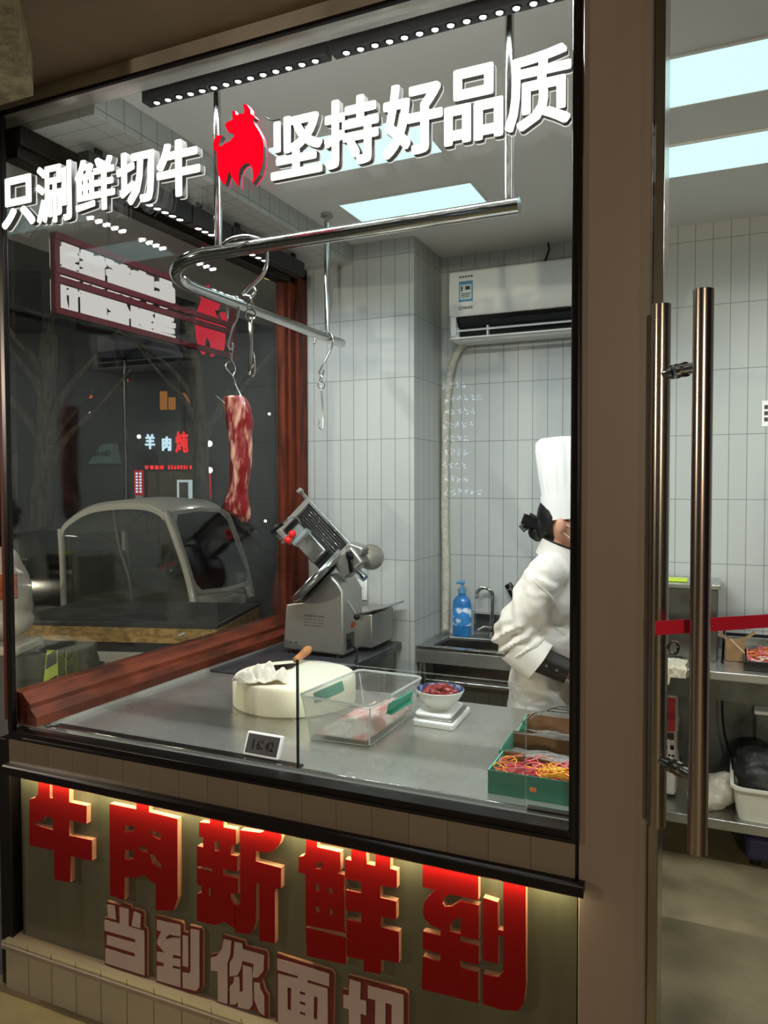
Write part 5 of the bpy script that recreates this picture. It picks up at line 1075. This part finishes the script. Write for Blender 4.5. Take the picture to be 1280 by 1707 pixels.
for s in (-1, 1):
    MB().tube([L(0.030, s*0.079, 1.483), L(0.085, s*0.077, 1.474), L(0.138, s*0.062, 1.468)], 0.0022, 8).build('temple_arm', 'chrome', t)
    MB().torus(L(0.150, s*0.031, 1.458), (1, s*0.15, 0), 0.023, 0.0016, 24, 6).build('lens_rim', 'black_gloss', t)
MB().cyl(L(0.153, -0.009, 1.463), L(0.153, 0.009, 1.463), 0.0016, n=8).build('nose_bridge', 'black_gloss', t)
m = MB(); m.ell(L(0.105, 0, 1.410), (0.066, 0.060, 0.052), 22, 14)
mk = blob(m, 0.006, 1); v2 = [p if (p-CH).x > 0.085 else CH+Vector((0.085, (p-CH).y*0.95, (p-CH).z)) for p in mk.v]; m = MB(); m.add(v2, mk.f); m.build('face_mask', 'cloth_white', t)
for s in (-1, 1): MB().tube(spline([L(0.088, s*0.058, 1.435), L(0.060, s*0.074, 1.450), L(0.030, s*0.082, 1.472)], 5), 0.0018, 6).tube(spline([L(0.088, s*0.055, 1.385), L(0.055, s*0.072, 1.415), L(0.026, s*0.081, 1.440)], 5), 0.0018, 6).build('mask_loop', 'cloth_white', t)

# ------------------------------------------------------------------ the street beyond the side window
F0, R0 = Vector((-math.sin(math.radians(24.2)), math.cos(math.radians(24.2)), 0)), Vector((math.cos(math.radians(24.2)), math.sin(math.radians(24.2)), 0))
def SP(a, d, z): return F0*d + R0*a + Z_*z          # a metres to the right, d metres out, height z
G0 = -0.45
KP = -0.18
# market table
t = thing('street_table', 'low street table with dark slate top and rough wooden edge outside the side window', 'table', (-3.7, 4.3, G0))
A, B = Vector((-2.99, 4.03, 0)), Vector((-4.22, 3.66, 0)); du = (B-A).normalized(); dv = Vector((du.y, -du.x, 0)); dv = dv if dv.y > 0 else -dv
def TQ(a, b, z): return A+du*a+dv*b+Z_*z
MB().obox(TQ(0.72, 0.46, 0.695), du, dv, Z_, 0.72, 0.46, 0.015).build('slab', 'slate', t, bevel=0.003)
m = MB().obox(TQ(0.72, 0.012, 0.630), du, dv, Z_, 0.71, 0.016, 0.049).obox(TQ(0.012, 0.46, 0.630), dv, du, Z_, 0.45, 0.014, 0.049); m.build('edge_board', 'plank', t, bevel=0.002, label='rough wooden edge board')
for a, b in ((0.08, 0.08), (1.36, 0.08), (0.08, 0.84), (1.36, 0.84)): MB().obox(TQ(a, b, 0.065), du, dv, Z_, 0.03, 0.03, 0.515).build('leg', 'steel_dark', t)
MB().obox(TQ(0.72, 0.05, 0.540), du, dv, Z_, 0.66, 0.015, 0.030).build('rail', 'steel_dark', t)
single(MB().obox(TQ(0.24, -0.006, 0.645), du-Z_*0.4, Z_, dv, 0.022, 0.006, 0.002), 'paper_scrap', 'white_plastic', 'tiny white scrap stuck on the wooden edge of the street table', 'paper', (-3.2, 3.95, 0.64))
# caution board
t = thing('no_parking_sign', 'yellow-green folding caution board with black stripes behind the legs of the street table', 'sign', (-5.02, 4.65, G0))
ac = Vector((-5.02, 4.65, 0)); f = Vector((0.62, -0.78, 0)).normalized(); s = Vector((0.78, 0.62, 0))
for k, (nn, aa) in enumerate(((Vector((0.25, -0.97, 0)), -0.085), (Vector((0.97, -0.25, 0)), 0.085))):
    sd = Vector((-nn.y, nn.x, 0)); c = ac+s*aa; z0, z1 = G0+0.02, 0.31
    b0, b1, t1, t0 = c-sd*0.13+Z_*z0, c+sd*0.12+Z_*z0, c+sd*0.085-nn*0.09+Z_*z1, c-sd*0.085-nn*0.09+Z_*z1
    q = MB().loft([[b0, b1, b1-nn*0.012, b0-nn*0.012], [t0, t1, t1-nn*0.012, t0-nn*0.012]]); q.build('panel', 'yellow_green', t)
    upv = (t0-b0); 
    if k == 0:
        m = MB()
        for j in range(3):
            lo, hi = 0.08+0.30*j, 0.24+0.30*j
            def pt(u_, v_): return (b0.lerp(b1, u_)).lerp(t0.lerp(t1, u_), v_)+nn*0.0015
            P = [pt(0.04, lo), pt(0.96, lo+0.14), pt(0.96, hi+0.14 if hi+0.14 < 1 else 0.98), pt(0.04, hi)]; m.loft([P, [p-nn*0.001 for p in P]])
        m.build('stripe', 'black_plastic', t, smooth=False)
    else:
        m = MB(); uu = (b1-b0).normalized(); vv = (t0.lerp(t1, .5)-b0.lerp(b1, .5)).normalized()
        for j, chh in enumerate('禁止停车'):
            o = b0.lerp(b1, 0.5).lerp(t0.lerp(t1, 0.5), 0.60-0.17*j)-uu*0.045+nn*0.002; put_glyph(m, chh, o, uu, vv, -nn, 0.09, 0.095, 0.001, 0.002)
        o = b0.lerp(b1, 0.5).lerp(t0.lerp(t1, 0.5), 0.86)+nn*0.002; m.torus(o, nn, 0.038, 0.006, 20, 6)
        m.build('writing', 'black_plastic', t, smooth=False)
MB().obox(ac+Z_*(G0+0.012), s, f, Z_, 0.19, 0.10, 0.012).build('base', 'yellow_green', t)
# cabin tricycle
TR = thing('cabin_tricycle', 'white electric cabin tricycle with dark windscreen parked behind the street table', 'tricycle', (-5.24, 6.12, G0), math.radians(-1.4))
M4 = WM[TR.name] @ Matrix.Diagonal((0.95, 0.95, 1.18, 1))
def T(x, y, z): return M4 @ Vector((x, y, z))
def TM(m): m.v = [M4 @ p for p in m.v]; return m
side = [(-0.98, 1.34), (-0.90, 1.45), (-0.55, 1.585), (-0.10, 1.63), (0.25, 1.625), (0.44, 1.58), (0.52, 1.53)]
def arc_shell(prof, yw, th, y_in=0.06):
    m = MB(); rings = []
    for k, (x, z) in enumerate(prof):
        a, b = prof[max(k-1, 0)], prof[min(k+1, len(prof)-1)]; tx, tz = b[0]-a[0], b[1]-a[1]; l = math.hypot(tx, tz); nx, nz = -tz/l, tx/l
        if nz < 0: nx, nz = -nx, -nz
        row = []
        for q, (yy, dz) in enumerate(((-yw, -0.03), (-yw+y_in, 0.0), (0, 0.02), (yw-y_in, 0.0), (yw, -0.03))): row.append(Vector((x+nx*dz, yy, z+nz*dz)))
        for yy, dz in ((yw, -0.03-th), (yw-y_in, -th), (0, 0.02-th), (-yw+y_in, -th), (-yw, -0.03-th)): row.append(Vector((x+nx*dz, yy, z+nz*dz)))
        rings.append(row)
    m.loft(rings); return m
TM(arc_shell([tuple(p)[0:3:2] for p in spline([(a, 0, b) for a, b in side], 4)], 0.47, 0.05)).build('roof', 'trike_white', TR, bevel=0.006)
for s in (-1, 1):
    y = s*0.455
    m = MB().tube(spline([(0.50, y, 1.53), (0.62, y, 1.33), (0.76, y, 1.05), (0.85, y, 0.78)], 6), 0.042, 10).tube(spline([(-0.95, y, 1.38), (-0.93, y, 1.1), (-0.92, y, 0.7)], 6), 0.035, 10)
    TM(m).build('pillar', 'trike_white', TR)
    TM(MB().tube(spline([(-0.20, y, 1.58), (-0.12, y, 1.25), (0.02, y, 0.95), (0.06, y, 0.62)], 6), 0.014, 8)).build('curtain_seam', 'trike_grey', TR)
    TM(MB().prism([[(-0.92, 0.62), (0.82, 0.62), (0.80, 0.98), (0.60, 1.36), (0.50, 1.50), (0.25, 1.59), (-0.10, 1.59), (-0.55, 1.545), (-0.90, 1.40)]], (0, y-s*0.03, 0), X_, Z_, Y_, 0.006)).build('side_curtain', 'trike_curtain', TR)
    TM(MB().prism([[(-0.98, 0.28), (0.35, 0.28), (0.60, 0.42), (0.86, 0.50), (0.85, 0.72), (0.60, 0.66), (-0.98, 0.66)]], (0, y-0.02, 0), X_, Z_, Y_, 0.04)).build('side_panel', 'trike_white', TR, bevel=0.01)
yo = 0.43
def fr(x, y, z): return Vector((x, y, z))
ws = [(0.500, -0.33, 1.50), (0.515, 0, 1.515), (0.500, 0.33, 1.50), (0.55, 0.40, 1.44), (0.80, 0.42, 0.97), (0.815, 0.36, 0.915), (0.835, 0, 0.895), (0.815, -0.36, 0.915), (0.80, -0.42, 0.97), (0.55, -0.40, 1.44)]
m = MB(); ctr = Vector((0.67, 0, 1.20)); nr = Vector((0.9, 0, 0.42)).normalized()
P = [Vector(p) + nr*(0.05-0.11*abs(p[1])**2) for p in ws]; Q2 = [p-nr*0.02 for p in P]; m.loft([Q2, P]); TM(m).build('windscreen', 'windscreen', TR, bevel=0.004)
m = MB(); k = len(P); out = [c+(c-ctr)*0.10 for c in P]; rr = [[p-nr*0.004, q-nr*0.010, q-nr*0.05, p-nr*0.05] for p, q in zip(P, out)]
m.loft(rr, closed=True); TM(m).build('windscreen_frame', 'trike_white', TR)
nose_ = MB(); nose_.ell((0.80, 0, 0.58), (0.14, 0.46, 0.30), 26, 16).ell((0.76, 0, 0.78), (0.15, 0.47, 0.13), 26, 16)
TM(blob(nose_, 0.02, 3)).build('front_cowl', 'trike_white', TR)
for s in (-1, 1): TM(MB().ell((0.89, s*0.26, 0.55), (0.035, 0.07, 0.05), 16, 10)).build('headlamp', 'lens_glass', TR)
TM(MB().torus((0.942, 0, 0.60), X_, 0.035, 0.006, 20, 6).obox((0.942, 0, 0.60), Y_, Z_, X_, 0.03, 0.005, 0.005)).build('badge', 'steel_dark', TR)
TM(MB().cyl((0.72, -0.07, 0.22), (0.72, 0.07, 0.22), 0.22, n=28)).build('wheel', 'tyre', TR)
for s in (-1, 1):
    w_ = TM(MB().cyl((-0.62, s*0.42-0.06, 0.23), (-0.62, s*0.42+0.06, 0.23), 0.23, n=28)).build('wheel', 'tyre', TR)
    pts = [(-0.62+0.30*math.cos(a), s*0.44, 0.23+0.30*math.sin(a)) for a in [math.pi*k/12 for k in range(13)]]
    TM(MB().tube(pts, 0.028, 8)).build('wheel_arch', 'trike_white', TR)
TM(MB().box(-0.85, -0.30, -0.38, 0.38, 0.62, 0.80).box(-0.90, -0.80, -0.38, 0.38, 0.62, 1.15)).build('seat', 'trike_grey', TR, bevel=0.03)
TM(MB().box(-0.98, 0.7, -0.42, 0.42, 0.26, 0.32)).build('floor_pan', 'trike_grey', TR)
TM(MB().tube([(0.55, 0, 0.62), (0.46, 0, 0.98)], 0.03, 10).tube([(0.46, -0.26, 1.02), (0.47, 0, 0.98), (0.46, 0.26, 1.02)], 0.014, 8)).build('handlebar', 'black_plastic', TR)
TM(MB().box(0.50, 0.51, -0.05, 0.05, 1.00, 1.05)).build('display', 'dash_blue', TR, label='glowing blue display')
# scooters
def scooter(loc, rz, label, body):
    t = thing('electric_scooter', label, 'scooter', loc, rz, 'parked scooters'); M = WM[t.name] @ Matrix.Scale(1.15, 4)
    def W(m): m.v = [M @ p for p in m.v]; return m
    for x in (-0.60, 0.62):
        W(MB().torus((x, 0, 0.20), Y_, 0.155, 0.045, 26, 10)).build('tyre', 'tyre', t); W(MB().cyl((x, -0.03, 0.20), (x, 0.03, 0.20), 0.11, n=20)).build('hub', 'steel_dark', t)
    W(blob(MB().ell((-0.35, 0, 0.52), (0.36, 0.13, 0.17)).ell((-0.60, 0, 0.60), (0.22, 0.11, 0.10)).box(-0.2, 0.35, -0.12, 0.12, 0.27, 0.34), 0.016, 3)).build('body', body, t)
    W(blob(MB().ell((0.45, 0, 0.62), (0.07, 0.16, 0.34)).ell((0.60, 0, 0.40), (0.16, 0.09, 0.06)).ell((0.50, 0, 0.95), (0.11, 0.12, 0.10)), 0.016, 3)).build('front_shield', body, t)
    W(blob(MB().ell((-0.38, 0, 0.72), (0.36, 0.12, 0.06)), 0.014, 2)).build('seat', 'black_plastic', t)
    W(MB().cyl((0.62, 0, 0.22), (0.44, 0, 0.98), 0.026, n=10)).build('fork', 'steel_dark', t)
    W(MB().tube([(0.36, -0.34, 1.02), (0.44, -0.1, 1.00), (0.44, 0.1, 1.00), (0.36, 0.34, 1.02)], 0.014, 8)).build('handlebar', 'black_plastic', t)
    W(MB().ell((0.585, 0, 0.96), (0.03, 0.06, 0.045))).build('headlamp', 'lens_glass', t)
    for s in (-1, 1): W(MB().tube([(0.42, s*0.22, 1.0), (0.44, s*0.30, 1.14)], 0.006, 6).ell((0.44, s*0.31, 1.17), (0.012, 0.05, 0.035))).build('mirror', 'black_gloss', t)
    return t
scooter((-3.98, 6.75, KP), math.radians(-70), 'dark red scooter parked beyond the cabin tricycle windscreen', 'dark_red')
scooter((-3.30, 6.70, KP), math.radians(-75), 'grey scooter parked nearest the timber window jamb, behind the slicer', 'trike_grey')
scooter((-3.6, 8.0, KP), math.radians(-20), 'black scooter standing in the dark behind the other scooters', 'black_paint')
scooter((-6.75, 5.35, G0), math.radians(-40), 'dark scooter with pale fittings beside the tricycle curtain', 'black_paint')
# dark car
t = thing('parked_car', 'dark car with a bright roofline parked behind the tricycle', 'car', (-8.6, 8.3, G0), math.radians(24.2)); M = WM[t.name]
def W(m): m.v = [M @ p for p in m.v]; return m
m = MB(); rings = []
for x, zb, zt, hw in ((-2.1, 0.35, 0.75, 0.70), (-1.95, 0.28, 0.90, 0.82), (-0.9, 0.25, 0.98, 0.88), (0.6, 0.25, 0.98, 0.88), (1.7, 0.28, 0.88, 0.82), (2.1, 0.36, 0.70, 0.70)):
    rings.append([Vector((x, -hw, zb)), Vector((x, hw, zb)), Vector((x, hw, zt*0.8)), Vector((x, hw*0.9, zt)), Vector((x, -hw*0.9, zt)), Vector((x, -hw, zt*0.8))])
W(m.loft(rings)).build('body', 'car_dark', t, bevel=0.05, seg=3)
m = MB()
cab = [(-1.5, 0.95), (-0.9, 1.38), (-0.2, 1.47), (0.5, 1.42), (1.25, 0.95)]
m.prism([cab], (0, -0.72, 0), X_, Z_, Y_, 1.44); W(m).build('cabin', 'windscreen', t, bevel=0.08, seg=3)
W(MB().tube(spline([(-1.5, -0.70, 0.98), (-0.9, -0.70, 1.40), (-0.2, -0.70, 1.49), (0.5, -0.70, 1.44), (1.25, -0.70, 0.98)], 6), 0.016, 8)).build('roof_trim', 'chrome', t, label='bright roofline trim')
for x in (-1.35, 1.35):
    for s in (-1, 1): W(MB().cyl((x, s*0.84-0.1, 0.32), (x, s*0.84+0.1, 0.32), 0.32, n=26)).build('wheel', 'tyre', t)
# bagged goods at the left
t = thing('goods_bag', 'large pale plastic bag with orange print standing on a white crate outside the side window', 'bag', (-4.02, 3.32, 0.62))
gb = Vector((-4.10, 3.36, 0))
blob(MB().ell(gb+Z_*0.92, (0.17, 0.15, 0.24)).ell(gb+Z_*1.12, (0.10, 0.10, 0.12)).ell(gb+Z_*0.76, (0.18, 0.16, 0.10)), 0.02, 3, wrinkle=lambda p, n: 0.014*fbm(p, 9)).build('bag', 'plastic_bag', t)
MB().obox(gb+Vector((0.135, -0.098, 1.0)), (0.58, 0.81, 0), Z_, Vector((0.81, -0.58, 0)), 0.06, 0.075, 0.006).build('print', 'orange_print', t, bevel=0.002)
t = thing('white_crate', 'white crate with wrapped top below the pale goods bag', 'crate', (-4.02, 3.32, G0))
MB().obox(gb+Z_*0.068, (0.92, 0.4, 0), (-0.4, 0.92, 0), Z_, 0.15, 0.17, 0.517).build('body', 'trike_grey', t, bevel=0.02)
MB().obox(gb+Z_*0.61, (0.92, 0.4, 0), (-0.4, 0.92, 0), Z_, 0.16, 0.18, 0.03).build('lid', 'plastic_bag', t, bevel=0.015)
# street trees
def tree(base, h, r, lean, label, seed):
    rnd = random.Random(seed); t = thing('street_tree', label, 'tree', base, 0, 'street trees'); b = Vector(base)
    m = MB(); tr = spline([b, b+Vector((lean*0.3, 0, h*0.35)), b+Vector((lean*0.5, 0.05, h*0.6)), b+Vector((lean, 0, h))], 6)
    m.tube(tr, [r*(1.15-0.45*i/len(tr)) for i in range(len(tr))], 12); m.build('trunk', 'bark', t)
    for k in range(7):
        p = tr[int(len(tr)*(0.55+0.4*k/7))]; a = rnd.uniform(0, 6.28); q = p+Vector((math.cos(a)*0.8, math.sin(a)*0.8, 1.0))*rnd.uniform(0.6, 1.1); e = q+Vector((math.cos(a)*0.6, math.sin(a)*0.6, rnd.uniform(0.3, 0.9)))
        MB().tube(spline([p, p.lerp(q, 0.5)+Z_*0.1, q, e], 5), [r*0.42*(1-0.75*i/15) for i in range(16)], 8).build('branch', 'bark', t)
tree((SP(-5.9, 13.0, 0).x, SP(-5.9, 13.0, 0).y, G0), 4.6, 0.19, 0.35, 'thick grey street tree nearest the left edge of the side window', 1)
tree((SP(-3.15, 13.5, 0).x, SP(-3.15, 13.5, 0).y, G0), 5.2, 0.15, -0.3, 'slim street tree beside the lit lamps, behind the hanging beef', 2)
# shop across the street
def face(m, a0, a1, d, z0, z1, th=0.05): return m.obox(SP((a0+a1)/2, d+th/2, (z0+z1)/2), R0, Z_, F0, (a1-a0)/2, (z1-z0)/2, th/2)
def pxa(px, d): return (px-640)/1275*d
def pxz(py, d): return 1.6-(py-810.5)*d/1275
D = 20.0
t = thing('shop_building', 'dark shop building across the street with lit doorway', 'building', SP(-6, D+2, G0))
face(MB(), -15, 3, D+0.10, G0, 9.0, 4.0).build('wall', 'building_dark', t)
face(MB(), pxa(232, D), pxa(330, D), D+0.02, pxz(776, D)-0.04, pxz(705, D), 0.08).build('sign_board', 'black_paint', t)
face(MB(), pxa(228, D), pxa(333, D), D+0.03, G0, pxz(785, D), 0.07).build('shop_front', 'far_room', t, label='dim warm shop interior')
for a, b in ((242, 246), (262, 266), (284, 288), (326, 330)): face(MB(), pxa(a, D), pxa(b, D), D-0.02, G0, pxz(785, D), 0.05).build('mullion', 'frame_dark', t)
face(MB(), pxa(295, D), pxa(321, D), D+0.01, pxz(832, D), pxz(799, D), 0.03).build('door_opening', 'far_door', t, label='bright white doorway')
face(MB(), pxa(299, D), pxa(314, D), D-0.01, pxz(840, D), pxz(803, D), 0.03).build('door_leaf', 'frame_dark', t)
for k, (a, z0, z1) in enumerate(((268, 682, 652), (282, 682, 662), (306, 672, 655))): face(MB(), pxa(a, D), pxa(a+11, D), D+0.03, pxz(z0, D), pxz(z1, D), 0.08).build('window', 'far_amber', t)
for k, a in enumerate(range(-14, 3, 2)): face(MB(), a, a+1.1, D+0.06, 5.6, 7.2, 0.06).build('window', 'windscreen', t)
m = MB()
t = thing('shop_sign', 'lit shop sign across the street, two white characters and one red', 'sign', SP(pxa(280, D), D-0.05, pxz(740, D)))
for ch, a0, a1, y0, y1, mt in (('羊', 244, 260, 748, 723, 'far_white'), ('肉', 272, 287, 751, 727, 'far_white'), ('炖', 294, 315, 754, 719, 'far_red'), ('丨', 323, 326, 759, 742, 'far_white')):
    m = MB(); put_glyph(m, ch, SP(pxa(a0, D), D-0.06, pxz(y0, D)), R0, Z_, F0, pxa(a1, D)-pxa(a0, D), pxz(y1, D)-pxz(y0, D), 0.05, 0.012); m.build('character', mt, t, smooth=False)
m = MB()
for k in range(4): face(m, pxa(268+11*k, D), pxa(276+11*k, D), D-0.03, pxz(763, D), pxz(761.5, D), 0.03)
m.build('small_print', 'far_room', t)
m = MB(); put_text(m, '订餐热线 55680510  1913', SP(pxa(243, D), D-0.06, pxz(781.5, D)), R0, Z_, F0, 0.105, 0.04, 0.130, 0.004)
single(m, 'ticker_sign', 'far_red', 'thin red running text sign above the shop door across the street', 'sign', SP(pxa(280, D), D-0.05, pxz(781, D)), smooth=False)
for a0, a1, y0, y1, lb in ((228, 243, 824, 783, 'red vertical banner with white writing left of the shop front across the street'), (345, 355, 828, 787, 'red vertical banner under a lamp, right of the shop front across the street')):
    t = thing('shop_banner', lb, 'banner', SP(pxa(a0, D), D-0.2, pxz(y0, D)), 0, 'red banners across the street'); face(MB(), pxa(a0, D), pxa(a1, D), D-0.2, pxz(y0, D), pxz(y1, D), 0.03).build('panel', 'banner_red', t)
    m = MB(); rnd = random.Random(a0)
    for c in range(2 if a0 < 300 else 1):
        for k in range(7): face(m, pxa(a0+3+6*c, D), pxa(a0+6.5+6*c, D), D-0.215, pxz(y1+4.5+5*k+2.5, D), pxz(y1+2+5*k+2.0, D), 0.01)
    m.build('writing', 'far_white' if a0 < 300 else 'dark_red', t, smooth=False)
    face(MB(), pxa(a0+2, D), pxa(a1-2, D), D-0.2, pxz(y0+6, D), pxz(y0+1, D), 0.2).build('base', 'white_plastic', t)
for k, (px, py, mt, lb, r) in enumerate(((350, 739, 'far_lamp', 'white street lamp glow, upper of two behind the hanging beef', 0.075), (350, 783, 'far_lamp', 'white lamp above the right hand red banner', 0.075), (233, 727, 'far_lamp', 'small white lamp beside the white shop characters', 0.05), (153, 660, 'lantern_red', 'small red lantern high on the left facade', 0.055), (213, 634, 'lantern_red', 'small amber-red lantern above the awning', 0.055), (153, 688, 'far_lamp', 'tiny white lamp under the red lantern', 0.035), (450, 690, 'far_lamp', 'small yellowish lamp high near the timber jamb', 0.035), (442, 868, 'far_lamp', 'small white lamp low beside the slicer handle', 0.035))):
    c = SP(pxa(px, 19.0), 19.0, pxz(py, 19.0)); t = thing('hanging_lamp', lb, 'lamp', c, 0, 'distant lamps')
    MB().ell(c, (r, r, r), 14, 10).build('bulb', mt, t); MB().cyl(c+Z_*r, c+Z_*(r+0.12), 0.015, n=8).build('stem', 'black_plastic', t)
t = thing('street_awning', 'pale green awning sign with dark lettering far across the street', 'awning', SP(pxa(180, 18), 18, pxz(760, 18)))
a0, a1 = pxa(158, 18), pxa(197, 18)
MB().loft([[SP(a0, 17.6, pxz(773, 18)), SP(a1, 17.6, pxz(772, 18)), SP(a1, 18.3, pxz(772, 18)), SP(a0, 18.3, pxz(773, 18))], [SP(a0+0.18, 18.0, pxz(740, 18)), SP(a1-0.1, 18.0, pxz(738, 18)), SP(a1-0.1, 18.3, pxz(738, 18)), SP(a0+0.18, 18.3, pxz(740, 18))]]).build('canopy', 'awning_green', t)
m = MB(); put_text(m, 'OOOH', SP(a0+0.10, 17.72, pxz(760, 18)), R0, Z_, F0, 0.10, 0.03, 0.13, 0.004); m.torus(SP(a1-0.14, 17.74, pxz(755, 18)), F0, 0.06, 0.012, 18, 6); m.build('lettering', 'black_plastic', t, smooth=False)
t = thing('street_board', 'dark navy sign board on a pole across the street, under the hanging sign', 'board', SP(pxa(250, 15), 15, pxz(580, 15)))
face(MB(), pxa(165, 15), pxa(330, 15), 15, pxz(598, 15), pxz(558, 15), 0.08).build('board', 'navy_board', t, bevel=0.02); MB().cyl(SP(pxa(205, 15), 15.2, G0), SP(pxa(205, 15), 15.2, pxz(560, 15)), 0.05, n=12).build('pole', 'steel_dark', t)

# lit menu board on the pavement behind the viewer; the front glass shows it as a faint reflection over the back wall
t = thing('menu_board', 'dark board with rows of lit writing, faintly mirrored in the front glass', 'board', (-2.17, -3.0, 0.0))
MB().box(-2.38, -1.97, -3.06, -3.01, 1.38, 2.56).build('panel', 'black_paint', t, bevel=0.004)
for x in (-2.33, -2.02): MB().box(x-0.02, x+0.02, -3.055, -3.015, 0.0, 1.38).build('post', 'steel_dark', t)
m = MB(); rnd = random.Random(4)
for r_ in range(9):
    z = 2.46-0.118*r_; x = -2.33+(0.02 if r_ % 3 else 0.0)
    for k in range(rnd.randint(4, 6)):
        for s_ in range(7):
            a_, b_ = rnd.uniform(0, 0.034), rnd.uniform(0, 0.050); hv = rnd.random() < 0.5
            m.box(x+a_, x+a_+(0.016 if hv else 0.0035), -3.009, -3.006, z+b_, z+b_+(0.0035 if hv else 0.017))
        x += 0.060
m.build('writing', 'menu_glow', t, smooth=False)
